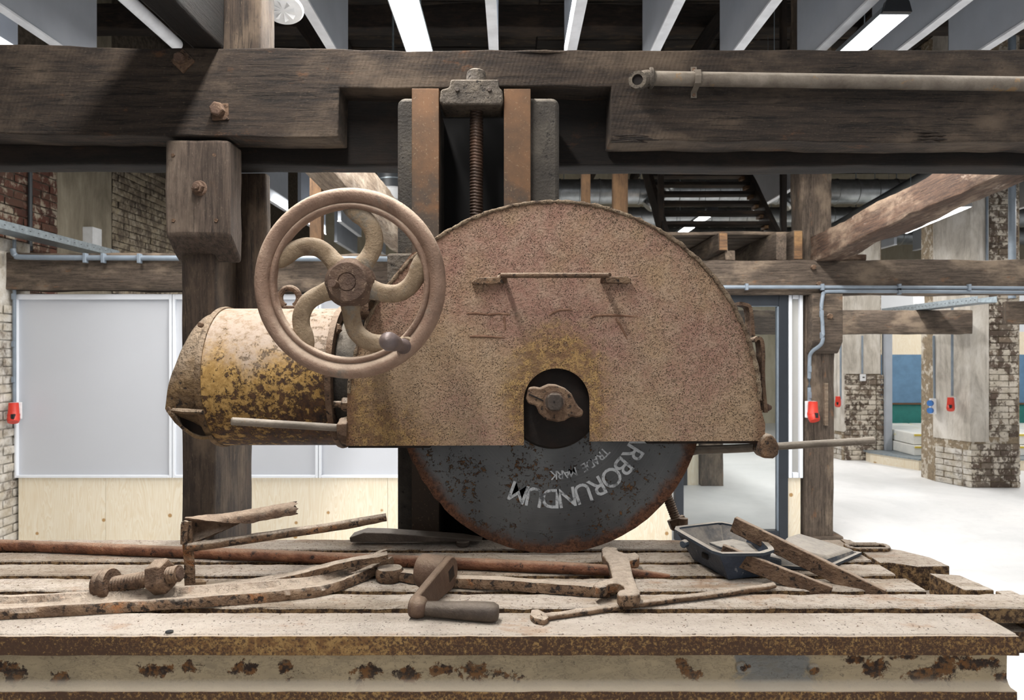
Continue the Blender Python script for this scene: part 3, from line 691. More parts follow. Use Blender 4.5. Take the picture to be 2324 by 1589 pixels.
dk = thing('window_1', None, None, (1.6, 8.5, 0), kind='structure')
link('stile', MB().box(2.02, 2.10, 8.44, 8.5, 0.0, rel(.3)), MT['black_alu'], dk, smooth=0)
link('rail', MB().box(1.2, 2.02, 8.44, 8.5, 0.0, .07), MT['black_alu'], dk, smooth=0)
link('pane', MB().box(1.2, 2.02, 8.465, 8.475, .07, rel(.3)), MT['glass'], dk, smooth=0)
for (px, py) in ((1845, 607), (1857, 645)):
    q = P(px, py, 5.9); mb = MB(); hexbolt(mb, q, (0, -1, 0), .022, .03, .3); link('bolt_head', mb, MT['iron'], smooth=0, label='rusty bolt head on the right crossbeam, %s' % {1845: 'upper one near its top edge', 1857: 'lower one above the conduit', 1672: 'by the hood edge'}[px], cat='bolt')
# depth-running timbers
timber('diagonal_timber', (2.65, 6.0, rel(.85)), (2.65, 2.75, rel(1.09)), .22, .21, W['red'], amp=.012, label='reddish limewashed timber running from the right post towards the front', cat='beam')
timber('diagonal_timber', (-.865, 6.1, rel(.90)), (-.865, 2.75, rel(.93)), .13, .27, W['pale'], amp=.01, label='pale limewashed timber behind the handwheel', cat='beam')
timber('packing_wedge', (2.74, 5.98, rel(.775)), (2.98, 5.98, rel(.775)), .1, .05, W['red'], amp=.006, n=8, label='broken wedge of wood under the reddish timber', cat='wedge')
for (a, b, w_, h_, m, lb) in ((2.265, 10, .085, .235, 'far', 'grey joist end resting on the crossbeam, left of the orange one'),
                              (2.405, 10, .075, .245, 'orange', 'orange-brown sawn joist end beside the right post'),
                              (1.775, 10, .075, .15, 'orange', 'pale sawn joist end above the hood edge')):
    zc = rel(.76 + h_ / 2 + (.075 if w_ == .075 and a < 2 else 0))
    jo = timber('deck_joist', (a, 5.93, zc), (a, b, zc), w_, h_, W['far'], amp=.003, rad=.006, label=lb, cat='joist')
    if m == 'orange': link('sawn_end', MB().box(a - w_ / 2 + .004, a + w_ / 2 - .004, 5.918, 5.935, zc - h_ / 2 + .004, zc + h_ / 2 - .004), W['orange'], None, smooth=0, bevel=.003, label='sawn face on the ' + lb, cat='timber end')
timber('deck_joist', (1.84, 5.95, rel(.80)), (1.84, 8, rel(.80)), .085, .08, W['far'], amp=.003, rad=.006, label='small square block end under the pale joist end', cat='joist')
for i in range(13):
    timber('deck_plank', (1.0, 6.2 + i * .19, rel(1.012)), (2.5, 6.2 + i * .19, rel(1.012)), .175, .028, W['far'], amp=.004, rad=.004, n=10,
           label='loft deck plank seen from below, %s' % ('at the front edge' if i == 0 else 'number %s from the front edge' % 'one two three four five six seven eight nine ten eleven twelve thirteen'.split()[i]), cat='plank', group='planks of the small loft deck')
for (x, w_, lb) in ((.632, .075, 'narrower brown softwood stud right of the machine column'), (.925, .125, 'wider brown softwood stud above the hood')):
    timber('stud', (x, 6.05, rel(.75)), (x, 6.05, rel(1.8)), w_, .09, W['stud'], amp=.001, rad=.004, up=(0, 1, 0), label=lb, cat='stud')
timber('stud', (-1.675, 6.05, rel(.78)), (-1.675, 6.05, rel(1.8)), .10, .09, W['stud'], amp=.001, rad=.004, up=(0, 1, 0), label='brown softwood stud seen behind the handwheel', cat='stud')

# ladder stair on the loft deck
st = thing('ladder_stair', 'dark open ladder stair above the loft deck', 'stairs', (2, 7.0, rel(1.02)))
def stair_pt(x, t): return Vector((x, 6.85 + 1.45 * t, rel(1.05 + 1.35 * t)))
timber('stringer', stair_pt(1.50, -.0), stair_pt(1.50, 1), .05, .2, W['joist'], st, amp=.004, rad=.008)
timber('stringer', stair_pt(2.58, -.0), stair_pt(2.58, 1), .05, .2, W['joist'], st, amp=.004, rad=.008)
for i in range(10):
    t = .06 + i * .098; p = stair_pt(1.52, t); q = stair_pt(2.56, t)
    timber('tread', p, q, .17, .035, W['joist'], st, amp=.002, rad=.005, n=8)
    link('cleat', MB().box(2.52, 2.56, p.y - .06, p.y + .06, p.z - .05, p.z - .02), W['orange'], st, smooth=0)
for (x, lb) in ((1.475, 'thin dark upright left of the ladder stair'), (2.685, 'thin dark upright right of the ladder stair')):
    timber('upright', (x, 6.98, rel(1.03)), (x, 6.98, CE - .2), .055, .06, W['joist'], amp=.002, rad=.006, up=(0, 1, 0), label=lb, cat='upright')

# ducts
def duct(x0, x1, y, z, r, label):
    t = thing('spiral_duct', label, 'duct', (x0, y, z))
    mb = MB(); n = int((x1 - x0) / .3); pr = []
    for i in range(n + 1):
        h = i * (x1 - x0) / n; pr += [(r, h), (r + .012, h + .008), (r + .012, h + .022), (r, h + .03)]
    mb.lathe([(1e-6, 0)] + pr + [(1e-6, x1 - x0 + .03)], (x0, y, z), (1, 0, 0), 24); link('shell', mb, MT['duct'], t, smooth=50)
    for i in range(int((x1 - x0) / 2)):
        link('hanger', MB().cyl((x0 + .5 + i * 2, y, z + r), (0, 0, 1), .008, CE - z - r, 6), MT['galv'], t)
duct(-.5, 7.5, 11.0, rel(2.47), .19, 'large silver spiral duct, highest of the three')
duct(-.5, 9.5, 12.3, rel(2.32), .17, 'silver spiral duct, middle one of the three')
duct(.5, 10.5, 13.6, rel(2.20), .17, 'silver spiral duct, lowest of the three')
for (a, b, lb) in ((P(2180, 352, 7.2), P(1868, 528, 11.5), 'upper dark grey pipe slanting behind the right post'), (P(2230, 352, 7.2), P(1880, 545, 11.3), 'lower dark grey pipe slanting behind the right post')):
    link('ceiling_pipe', MB().tube([a, b], .06, 14), MT['darkpipe'], label=lb, cat='pipe')
for (px, py, lb) in ((1468, 470, 'silver flexible hose end beside the ladder stair'), (1780, 468, 'silver flexible hose end right of the ladder stair')):
    a = P(px, py, 10.75); n = 14
    link('flexible_duct', MB().tube([a + Vector((.35, 0, .35)) * (i / n) for i in range(n + 1)], [.10 + .012 * (i % 2) for i in range(n + 1)], 14), MT['duct'], label=lb, cat='duct')
v = thing('vent_unit', 'dark round vent with two pale rings beside the machine column', 'vent', P(890, 430, 7.0))
link('body', MB().cyl(P(892, 430, 7.0), (0, 0, 1), .15, .5, 24), MT['darkpipe'], v); link('hanger', MB().cyl(P(892, 430, 7.0), (0, 0, 1), .01, CE - P(892, 430, 7.0).z, 8), MT['galv'], v)
for py in (395, 412): link('ring', MB().cyl(P(892, py, 7.0), (0, 0, 1), .156, .012, 24), MT['galv'], v)
link('collar', MB().cyl(P(892, 462, 7.0), (0, 0, 1), .17, .14, 24, .02), MT['white_plastic'], v)

# baffles: a bank in front and one farther back
def baffle(x, y0, y1, z0, h, label, group):
    t = thing('acoustic_baffle', label, 'baffle', (x, y0, z0), group)
    link('felt_panel', MB().box(x - .022, x + .022, y0, y1, z0 + .012, z0 + h), MT['baffle'], t, smooth=0)
    link('edge_strip', MB().box(x - .028, x + .028, y0, y1, z0, z0 + .012), MT['baffle_edge'], t, smooth=0)
    link('hanging_wire', MB().cyl((x, y1 - .5, z0 + h), (0, 0, 1), .003, CE - z0 - h, 5), MT['galv'], t)
ords = ['leftmost', 'second', 'third', 'fourth', 'fifth', 'sixth', 'seventh', 'eighth', 'ninth', 'tenth', 'eleventh']
for i, x in enumerate((-3.12, -2.625, -1.05, -.107, .35, .84, 1.325, 1.81, 2.28, 2.76, 3.25)):
    baffle(x, .9, 4.42, rel(1.75), .8, 'grey hanging baffle, %s in the front bank%s' % (ords[i], ' from the left' if i else ''), 'front bank of hanging baffles')
for (x, y0, y1, lb) in ((-2.85, 6.9, 8.9, 'first, nearest the thick post'), (-2.85, 9.45, 10.7, 'second, beside the softwood stud'), (-2.85, 11.4, 12.9, 'third, between the spokes'), (-2.35, 9.6, 10.9, 'fourth, right of the stud'), (-2.35, 11.6, 13.0, 'fifth, close to the column'), (-1.8, 10.5, 12.4, 'last, beside the column')):
    baffle(x, y0, y1, rel(1.75), .85, 'grey hanging baffle behind the handwheel, ' + lb, 'far bank of hanging baffles')
for i, (x, lb) in enumerate(((3.05, 'far grey baffle just right of the stair'), (6.3, 'far grey baffle beyond the right-hand conduit'))):
    baffle(x, 6.9, 8.9, rel(1.75), .8, lb, 'far right hanging baffles')
for i, x in enumerate((6.2, 6.9, 7.6)):
    baffle(x, 11.4, 12.1, rel(1.70), .36, 'small distant baffle between the two brick piers, %s from the left' % (ords[i] if i else 'first'), 'distant baffles between the brick piers')
link('white_tube', MB().tube([(-1.92, .8, rel(1.75)), (-1.92, 4.04, rel(1.75))], .034, 16), MT['baffle_edge'], label='white round tube hanging at the top left', cat='tube')

# linear lamps
def lamp(x, y0, y1, z, label, w_=.15, rotz=0, mat='lamp'):
    t = thing('linear_lamp', label, 'lamp', (x, y0, rel(z)), 'linear ceiling lamps')
    a = w_ / 2; prof = [(-a, 0), (a, 0), (a * .9, .03), (a * .5, .055), (-a * .5, .055), (-a * .9, .03)]
    link('housing', MB().sweep([(x, y0, rel(z)), (x, y1, rel(z))], prof), MT['steel_clean'], t, smooth=0)
    link('diffuser', MB().box(x - a * .92, x + a * .92, y0 + .012, y1 - .012, rel(z) - .002, rel(z) + .0005), MT[mat], t, smooth=0)
    link('end_cap', MB().prism([(-a * .93, 0), (a * .93, 0), (a * .75, .05), (a * .4, .085), (-a * .4, .085), (-a * .75, .05)], -.012, .012, Matrix(((1, 0, 0, x), (0, 0, 1, y0 - .01), (0, 1, 0, rel(z) + .002), (0, 0, 0, 1)))), MT['black_plastic'], t, smooth=0)
    for yy in (y0 + .3, y1 - .3): link('hanging_wire', MB().cyl((x, yy, rel(z) + .05), (0, 0, 1), .003, CE - rel(z) - .05, 5), MT['galv'], t)
    if rotz: t.rotation_euler = (0, 0, rotz)
lamp(-.505, .25, 4.2, 1.63, 'long bright lamp above the beam, left of the machine column')
lamp(1.86, 3.42, 5.3, 1.63, 'bright lamp above the beam at the top right')
lamp(2.36, 8.3, 10.2, 1.63, 'small bright lamp behind the ladder stair')
lamp(4.13, 6.45, 7.95, 1.31, 'lamp hanging under the reddish timber on the right', rotz=R(-9))
# round white ceiling diffuser
v = thing('ceiling_diffuser', 'round white air diffuser beside the upper post', 'vent', P(645, 25, 3.2))
c = P(642, 24, 3.2); ax = Vector((.05, -.38, -1)).normalized()
link('disc', MB().lathe([(1e-6, 0), (.05, .0), (.085, -.004), (.092, -.014), (.088, -.02), (1e-6, -.03)], c, ax, 40), MT['white_plastic'], v)
u = ax.orthogonal().normalized(); w2 = ax.cross(u)
for i in range(8):
    t = i * math.pi / 4; dv = u * math.cos(t) + w2 * math.sin(t); pv = u * -math.sin(t) + w2 * math.cos(t)
    mb = MB(); q = [c + dv * .012 + ax * .001, c + dv * .055 + pv * .012 + ax * .001, c + dv * .055 - pv * .004 + ax * .012]
    mb._add(q + [p + ax * -.002 for p in q], [(0, 1, 2), (3, 5, 4), (0, 1, 4, 3), (1, 2, 5, 4), (0, 2, 5, 3)]); link('fin', mb, MT['white_plastic'], v, smooth=0)
link('neck', MB().cyl(c - ax * .03, -ax, .05, .25, 20), MT['white_plastic'], v)

# conduits, trays, sockets
def conduit(pts, r, label, parent_mat='conduit', clips=None):
    t = thing('conduit', label, 'conduit', pts[0]); link('pipe', MB().tube(pts, r, 12), MT[parent_mat], t)
    for c in (clips or []): link('clip', MB().box(c[0] - .012, c[0] + .012, c[1] - r * 1.6, c[1] + r * .6, c[2] - r * 1.8, c[2] + r * 1.8), MT['conduit'], t, smooth=0, bevel=.003)
yb = 5.87
conduit(smooth_path([(1.35, yb, rel(.525)), (3.3, yb, rel(.522)), (5.0, yb, rel(.512)), (6.6, yb, rel(.52))], 6), .015, 'upper grey conduit along the right crossbeam', clips=[(1.95, yb, rel(.525)), (2.58, yb, rel(.523)), (3.22, yb, rel(.522)), (3.8, yb, rel(.52)), (4.55, yb, rel(.514))])
pz = [(6.6, yb, rel(.49)), (5.0, yb, rel(.478)), (3.3, yb, rel(.488)), (2.68, yb, rel(.488)), (2.60, yb, rel(.478)), (2.56, yb - .06, rel(.44)), (2.545, yb - .07, rel(.34)), (2.555, 5.8, rel(.2)), (2.55, 5.8, rel(.06)), (2.515, 5.92, rel(-.02)), (2.51, 5.95, rel(-.12)), (2.51, 5.95, rel(-.50))]
conduit(smooth_path(pz, 6), .015, 'lower grey conduit bending down the post to the red socket', clips=[(3.22, yb, rel(.488)), (2.548, 5.81, rel(.3)), (2.552, 5.81, rel(.12)), (2.51, 5.955, rel(-.16)), (2.51, 5.955, rel(-.38))])
conduit(smooth_path([(-4.15, 5.86, rel(.84)), (-4.13, 5.86, rel(.79)), (-4.03, 5.87, rel(.772)), (-3.2, 5.88, rel(.768)), (-1.2, 5.88, rel(.76)), (-.55, 5.88, rel(.755))], 6), .022, 'grey conduit along the top of the left crossbeam', clips=[(-3.55, 5.88, rel(.765)), (-3.4, 5.88, rel(.764)), (-3.1, 5.88, rel(.762)), (-1.5, 5.88, rel(.756))])
conduit([(-4.20, 5.95, rel(.93)), (-4.20, 5.95, rel(.4)), (-4.20, 5.95, rel(-.44))], .014, 'grey conduit down the left brick pilaster', clips=[(-4.2, 5.95, rel(.45)), (-4.2, 5.95, rel(.05)), (-4.2, 5.95, rel(-.25))])
conduit([(-4.36, 6.38, rel(.9)), (-4.36, 6.38, rel(2.6))], .018, 'dark conduit on the red bricks at the upper left', 'darkpipe')
conduit([(5.32, 7.5, rel(.55)), (5.32, 7.5, CE)], .036, 'thick grey vertical pipe at the upper right')
conduit([P(2240, 600, 8.265), P(2240, 405, 8.265)], .014, 'thin conduit on the upper part of the wide pier')
conduit([P(2161, 690, 8.2), P(2161, 800, 8.35), P(2161, 898, 8.45)], .014, 'thin conduit down the wide pier to its red socket')
conduit([P(2119, 762, 8.7), P(2121, 905, 8.7)], .014, 'thin conduit down to the blue socket of the wide pier')
conduit([P(1957, 762, 10.27), P(1957, 848, 10.27)], .014, 'thin conduit down to the thermostat')
conduit([P(1908, 762, 10.27), P(1908, 905, 10.27)], .014, 'thin conduit down the narrow pier to its red socket')
conduit([P(1888, 762, 10.45), P(1886, 905, 10.45)], .014, 'thin conduit down to the blue socket of the narrow pier')
def tray(a, b, label):
    t = thing('cable_tray', label, 'tray', a)
    link('channel', MB().sweep([a, b], [(-.10, -.03), (.10, -.03), (.10, .035), (.096, .035), (.096, -.026), (-.096, -.026), (-.096, .035), (-.10, .035)]), MT['galv'], t, smooth=0)
    mb = MB(); n = 26
    for i in range(n):
        p = Vector(a).lerp(Vector(b), (i + .5) / n); s_ = 1 if a[0] < 0 else -1
        mb.box(p.x + s_ * .101, p.x + s_ * .1015, p.y - .008, p.y + .008, p.z - .001, p.z + .005)
    link('slots', mb, MT['black_plastic'], t, smooth=0, kind='stuff')  # thin black plates painted in for the shade of the slots
tray((-4.08, 4.6, rel(.985)), (-4.08, 7.15, rel(.97)), 'perforated galvanised cable tray at the left edge')
tray((4.72, 7.0, rel(.50)), (4.66, 8.7, rel(.475)), 'galvanised cable tray above the beam by the wide pier')
link('junction_box', MB().box(-4.39, -4.28, 7.2, 7.36, rel(1.06), rel(1.26)), MT['white_plastic'], label='small white box on the plaster at the upper left', cat='box', smooth=0, bevel=.006)
link('junction_box', MB().box(4.72, 4.80, 8.2, 8.3, rel(.50), rel(.66)), MT['white_plastic'], label='small white box above the beam near the wide pier', cat='box', smooth=0, bevel=.006)
def socket_red(p, sc_, face, label, back='white_plastic'):
    t = thing('power_socket', label, 'socket', p)
    fx = Vector(face).normalized(); side = Vector((0, 0, 1)).cross(fx)
    link('wall_box', MB().box(-.055 * sc_, .03 * sc_, -.005, .03, -.05 * sc_, .09 * sc_, Matrix.Translation(p) @ Matrix((( -side.x, -fx.x, 0, 0), (-side.y, -fx.y, 0, 0), (0, 0, 1, 0), (0, 0, 0, 1)))), MT[back], t, smooth=0, bevel=.004)
    a = Vector(p) + fx * .045 * sc_
    link('body', MB().lathe([(1e-6, .09), (.036, .09), (.042, .0), (.046, -.005), (.046, -.02), (.042, -.03), (1e-6, -.03)] if sc_ == 1 else [(1e-6, .09 * sc_), (.036 * sc_, .09 * sc_), (.044 * sc_, -.02 * sc_), (1e-6, -.03 * sc_)], a, (0, 0, 1), 16), MT['red_plastic'], t, smooth=50)
    link('cap', MB().lathe([(1e-6, 0), (.044 * sc_, 0), (.047 * sc_, .03 * sc_), (.04 * sc_, .055 * sc_), (1e-6, .055 * sc_)], a + Vector((0, 0, -.02 * sc_)), fx * .55 + Vector((0, 0, -1)), 16), MT['red_plastic'], t, smooth=40)
    link('hinge', MB().box(-.012, .012, -.012, .012, -.02, .02, Matrix.Translation(a + fx * .05 * sc_ + Vector((0, 0, -.02)))), MT['black_plastic'], t, smooth=0)
socket_red(P(1838, 935, 5.93), 1.0, (.15, -1, 0), 'red industrial socket on the slim wooden post')
socket_red(P(32, 938, 5.90), 1.0, (.6, -1, 0), 'red industrial socket at the far left edge')
socket_red(P(1903, 912, 10.31), .9, (-.7, -1, 0), 'small red socket on the narrow brick pier')
socket_red(P(2158, 918, 8.42), .95, (-.7, -1, 0), 'red socket on the left face of the wide brick pier')
for (p, lb) in ((P(1884, 915, 10.5), 'blue and white socket at the edge of the narrow pier'), (P(2116, 923, 8.68), 'blue and white socket at the edge of the wide pier')):
    t = thing('power_socket', lb, 'socket', p)
    link('wall_box', MB().box(p.x - .03, p.x + .035, p.y - .03, p.y + .02, p.z - .09, p.z + .1), MT['white_plastic'], t, smooth=0, bevel=.005)
    for k in (-.045, .045): link('cover', MB().cyl((p.x - .035, p.y - .03, p.z + k), (-.8, -.5, 0), .036, .03, 14), MT['blue_plastic'], t)
t = thing('thermostat', 'small white thermostat on the narrow brick pier', 'thermostat', P(1957, 857, 10.3))
p = P(1957, 857, 10.32); link('case', MB().box(p.x - .04, p.x + .04, p.y - .03, p.y, p.z - .05, p.z + .05), MT['white_plastic'], t, smooth=0, bevel=.005)
link('display', MB().box(p.x - .012, p.x + .02, p.y - .033, p.y - .03, p.z - .005, p.z + .012), MT['black_plastic'], t, smooth=0)

# far colour wall, plinth, wrapped boards
cw = thing('painted_wall_panel', 'blue over green painted panel beyond the piers', 'panel', (6.8, 11.6, 0))
link('blue_field', MB().box(4.7, 9.5, 11.6, 11.66, rel(-.87), rel(-.075)), MT['blue_paint'], cw, smooth=0)
link('wooden_rail', MB().box(4.7, 9.5, 11.57, 11.66, rel(-.895), rel(-.87)), W['orange'], cw, smooth=0)
link('green_field', MB().box(4.7, 9.5, 11.6, 11.66, 0.0, rel(-.895)), MT['green_paint'], cw, smooth=0)
link('plywood_head', MB().box(4.7, 9.5, 11.6, 11.66, rel(-.075), rel(.30)), MT['ply'], cw, smooth=0)
link('white_head', MB().box(4.7, 9.5, 11.6, 11.66, rel(.30), rel(1.0)), MT['plaster_white'], cw, smooth=0)
link('window_frame_post', MB().box(5.455, 5.545, 10.28, 10.40, .157, rel(.6)), MT['baffle'], label='pale metal frame upright beside the narrow pier', cat='frame', smooth=0)
pl = thing('plinth', 'low plywood plinth between the brick piers', 'plinth', (6, 10, 0))
link('side', MB().prism([(5.16, 10.15), (5.47, 9.48), (8.5, 9.48), (8.5, 11.5), (5.47, 11.5), (5.45, 10.3), (5.17, 10.3)], .0, .135), MT['ply'], pl, smooth=0)
link('deck', MB().prism([(5.13, 10.15), (5.455, 9.455), (8.5, 9.455), (8.5, 11.5), (5.46, 11.5), (5.44, 10.32), (5.14, 10.32)], .137, .155), MT['galv'], pl, smooth=0)
for k, (z0, h, dx) in enumerate(((.157, .14, 0), (.305, .155, .02))):
    for j, (xa, xb) in enumerate(((5.56 + dx, 6.28), (6.30, 7.4), (7.42, 8.4))):
        t = thing('wrapped_boards', 'white wrapped stack of boards on the plinth, %s layer, %s' % (('lower', 'upper')[k], ('left', 'middle', 'right')[j]), 'package', (xa, 10.2, z0), 'wrapped packages on the plinth')
        link('wrapping', MB().box(xa, xb, 9.75 + k * .05, 11.2, z0, z0 + h).jitter(.004, 8), MT['wrap'], t, smooth=0, bevel=.012)
        link('strap', MB().box(xa + .01, xb - .01, 9.74 + k * .05, 9.76 + k * .05, z0 + h - .035, z0 + h - .01), MT['yellow'], t, smooth=0)
# ================================================================== near timber frame
def slab_xz(pts, y0, y1, step=.06, amp=.0035, seed=0):
    """outline in x, z with hewn, slightly wandering edges, y0..y1 thick"""
    out = []
    for i in range(len(pts)):
        a = Vector(pts[i]); b = Vector(pts[(i + 1) % len(pts)]); L = (b - a).length; n = max(1, int(L / step))
        for k in range(n):
            p = a.lerp(b, k / n)
            if k:
                q = noise.noise_vector(Vector((p.x * 3, p.y * 3, seed))); q2 = noise.noise_vector(Vector((p.x * 14, p.y * 14, seed)))
                p = p + Vector((q.x, q.y)) * amp * 1.6 + Vector((q2.x, q2.y)) * amp
            out.append((p.x, p.y))
    M4 = Matrix(((1, 0, 0, 0), (0, 0, 1, 0), (0, 1, 0, 0), (0, 0, 0, 1)))
    return MB().prism(out, y0, y1, M4)
B0, B1 = 2.05, 2.165
nb = thing('notched_beam', 'massive dark oak beam across the top, notched over the machine column', 'beam', (0, 2.1, rel(.61)))
zt_ = rel(.881)
link('timber', slab_xz([(-1.9, rel(.635)), (-1.0, rel(.622)), (-.505, rel(.619)), (-.502, rel(.7636)), (.289, rel(.767)), (.286, rel(.608)), (1.2, rel(.604)), (2.3, rel(.604)),
     (2.3, rel(.884)), (1.0, rel(.872)), (0.0, rel(.872)), (-.8, rel(.878)), (-1.9, rel(.893))], B0, B1, amp=.0045), W['beam'], nb, smooth=30, bevel=.004, origin=(-1.9, B0, rel(.62)))
def beam_bolt(px, py, y, rot, r=.02, plate=.046, parent=None):
    p = P(px, py, y); mb = MB(); c_, s_ = math.cos(rot), math.sin(rot); q = []
    for (u, v_) in ((-1, -1), (1, -1), (1, 1), (-1, 1)):
        q.append((p.x + (u * c_ - v_ * s_) * plate / 2, p.z + (u * s_ + v_ * c_) * plate / 2))
    mb.prism(q, y - .006, y + .01, Matrix(((1, 0, 0, 0), (0, 0, 1, 0), (0, 1, 0, 0), (0, 0, 0, 1))))
    link('square_washer', mb, MT['iron'], parent, smooth=0, bevel=.002)
    mb = MB(); hexbolt(mb, (p.x - .004, y - .005, p.z + .004), (0, -1, 0), r, .022, rot); link('bolt_head', mb, MT['hub'], parent, smooth=0, bevel=.002)
beam_bolt(416, 140, B0, R(45), .016, .05, nb); beam_bolt(501, 255, B0, R(2), .021, .048, nb)
for (px, py, L, hh) in ((1450, 308, .13, .012), (2120, 300, .1, .02), (1250, 118, .2, .008)):     # splinters and knots
    p = P(px, py, B0); mb = MB()
    for k in range(4 if py > 200 else 1):
        z = p.z - k * hh * .5; x = p.x - random.uniform(0, .02)
        mb.tube([(x - L / 2, B0 + .002, z), (x, B0 - .004 - .002 * k, z - .0005), (x + L / 2 * random.uniform(.6, 1), B0 + .001, z + random.uniform(-.003, .001))], [.002, .005, .001], 6)
    link('splinter', mb, W['beam'], nb)
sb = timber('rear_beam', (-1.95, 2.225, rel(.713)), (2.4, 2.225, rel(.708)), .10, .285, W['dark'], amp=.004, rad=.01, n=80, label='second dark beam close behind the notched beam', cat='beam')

post = thing('timber_post', 'thick squared oak post behind the motor, nearest on the left', 'post', (-.94, 2.27, 0))
timber('shaft', (-.943, 2.208, 0.0), (-.943, 2.208, rel(.60)), .105, .182, W['post'], post, amp=.003, rad=.01, up=(0, 1, 0), n=70)
timber('rear_shaft', (-.943, 2.335, 0.0), (-.943, 2.335, rel(.57)), .105, .178, W['post'], post, amp=.003, rad=.01, up=(0, 1, 0), n=70)
timber('rear_corbel', (-.875, 2.30, rel(.1)), (-.875, 2.30, rel(.57)), .165, .05, W['post'], post, amp=.003, rad=.01, up=(0, 1, 0), n=30)
# corbel block with a chamfered foot
xa, xb_ = -1.012, -.822
mb = MB(); Z = lambda v: rel(v)
sec = [(2.052, Z(.612)), (2.052, Z(.335)), (2.15, Z(.262)), (2.15, Z(.612))]
mb.prism([(y, z) for (y, z) in sec], xa, xb_, Matrix(((0, 0, 1, 0), (1, 0, 0, 0), (0, 1, 0, 0), (0, 0, 0, 1))))
bmesh.ops.subdivide_edges(mb.bm, edges=mb.bm.edges, cuts=3, use_grid_fill=True); mb.jitter(.004, 12, 4)
cb = link('corbel', mb, W['bracket'], post, smooth=40, bevel=.009, origin=(xa, 2.17, Z(.262)), rot=Matrix(((0, 0, -1), (0, 1, 0), (1, 0, 0))))
p = P(452, 427, 2.05); mb = MB(); mb.cyl((p.x, 2.062, p.z), (0, -1, 0), .023, .014, 20, .003); link('round_washer', mb, MT['hub'], post)
mb = MB(); hexbolt(mb, (p.x, 2.05, p.z), (0, -1, 0), .017, .018, .4); mb.cyl((p.x, 2.035, p.z), (0, -1, 0), .009, .012, 12, .002); link('nut', mb, MT['hub'], post)
for (px, py) in ((392, 352), (486, 352), (393, 500), (490, 500)):
    q = P(px, py, 2.05); link('nail', MB().cyl((q.x, 2.056, q.z), (0, -1, 0), .0055, .006, 8), MT['iron'], post)
up_ = timber('timber_post', (-.793, 2.13, rel(.876)), (-.793, 2.13, rel(2.6)), .11, .126, W['post'], amp=.003, rad=.01, up=(0, 1, 0), label='squared oak post standing on top of the notched beam', cat='post')
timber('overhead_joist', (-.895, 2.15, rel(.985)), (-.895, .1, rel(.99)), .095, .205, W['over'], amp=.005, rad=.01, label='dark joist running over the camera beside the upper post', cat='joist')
# pipe with an elbow, clipped to the beam
pp = thing('pipe', 'grey steel pipe with an open elbow clipped to the right part of the notched beam', 'pipe', P(1450, 180, 2.0))
a = P(1478, 178, 2.018); b = P(2400, 192, 2.018)
link('tube', MB().tube([a, b], .0205, 18), MT['rod'], pp)
e0 = P(1447, 183, 1.985)
link('elbow', MB().tube(smooth_path([e0, e0 + Vector((.004, .02, .004)), P(1462, 179, 2.013), a + Vector((.006, 0, 0))], 6), .0235, 16, caps=False), MT['cap'], pp)
link('elbow_bead', MB().lathe([(.026, 0), (.030, .003), (.030, .010), (.026, .013)], a + Vector((-.008, 0, 0)), (1, 0, 0), 20), MT['cap'], pp)
link('elbow_mouth', MB().lathe([(.0215, .0), (.0245, .003), (.0245, .012), (.0150, .012), (.0145, -.012), (1e-6, -.014)], e0, Vector((-.22, -1, -.12)), 20), MT['cap'], pp)
link('pipe_hole', MB().cyl(e0 + Vector((-.0005, -.0035, -.0005)), Vector((-.22, -1, -.12)), .0146, .001, 16), MT['inside'], pp)  # dark disc in place of the shade inside the pipe
c = P(1580, 179, 2.018)
link('saddle_clip', MB().sweep([(c.x, B0 - .004, c.z + .045), (c.x, B0 - .006, c.z + .028), (c.x, 1.999, c.z + .018), (c.x, 1.994, c.z), (c.x, 1.999, c.z - .018), (c.x, B0 - .006, c.z - .028), (c.x, B0 - .004, c.z - .045)], [(-.0085, -.0015), (.0085, -.0015), (.0085, .0015), (-.0085, .0015)], up=(0, -1, 0.01)), MT['rod'], pp, smooth=30)
for s_ in (1, -1): link('screw', MB().cyl((c.x, B0 - .004, c.z + s_ * .037), (0, -1, 0), .005, .005, 10, .001), MT['hub'], pp)

# ================================================================== the cut-off machine
mc = thing('cutoff_machine', 'rusty abrasive cut-off machine with hood, disc, motor and handwheel on a column', 'machine', (0, 1.95, 0))
YH = 1.62
cx, cz, RH = .0972, rel(-.132), .474
XZ = lambda y: Matrix(((1, 0, 0, 0), (0, 0, 1, 0), (0, 1, 0, 0), (0, 0, 0, 1)))
# column
def rounded_cast(x0, x1, y0, y1, z0, z1, r):
    pts = [(x0, z0), (x1, z0)]
    for i in range(7): t = i / 6 * math.pi / 2; pts.append((x1 - r + r * math.cos(t), z1 - r + r * math.sin(t)))
    for i in range(7): t = math.pi / 2 + i / 6 * math.pi / 2; pts.append((x0 + r + r * math.cos(t), z1 - r + r * math.sin(t)))
    return MB().prism(pts, y0, y1, XZ(0))
link('column_side', rounded_cast(-.320, -.205, 1.965, 2.155, .0, rel(.7046), .022), MT['cast'], mc, smooth=30, bevel=.012)
link('column_side', rounded_cast(-.018, .132, 1.965, 2.155, .0, rel(.7046), .022), MT['cast'], mc, smooth=30, bevel=.012)
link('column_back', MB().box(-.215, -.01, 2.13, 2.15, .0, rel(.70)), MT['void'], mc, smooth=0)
link('slideway', MB().box(-.2767, -.2015, 1.945, 1.975, .0, rel(.722)), MT['slide'], mc, smooth=0, bevel=.0015)
link('slideway', MB().box(-.0225, .0515, 1.945, 1.975, .0, rel(.721)), MT['slide'], mc, smooth=0, bevel=.0015)
mb = MB(); threads(mb, (-.1005, 1.99, rel(-.05)), (0, 0, 1), .0205, .73, .0088, .0045, 24); link('lead_screw', mb, MT['screw'], mc, smooth=25)
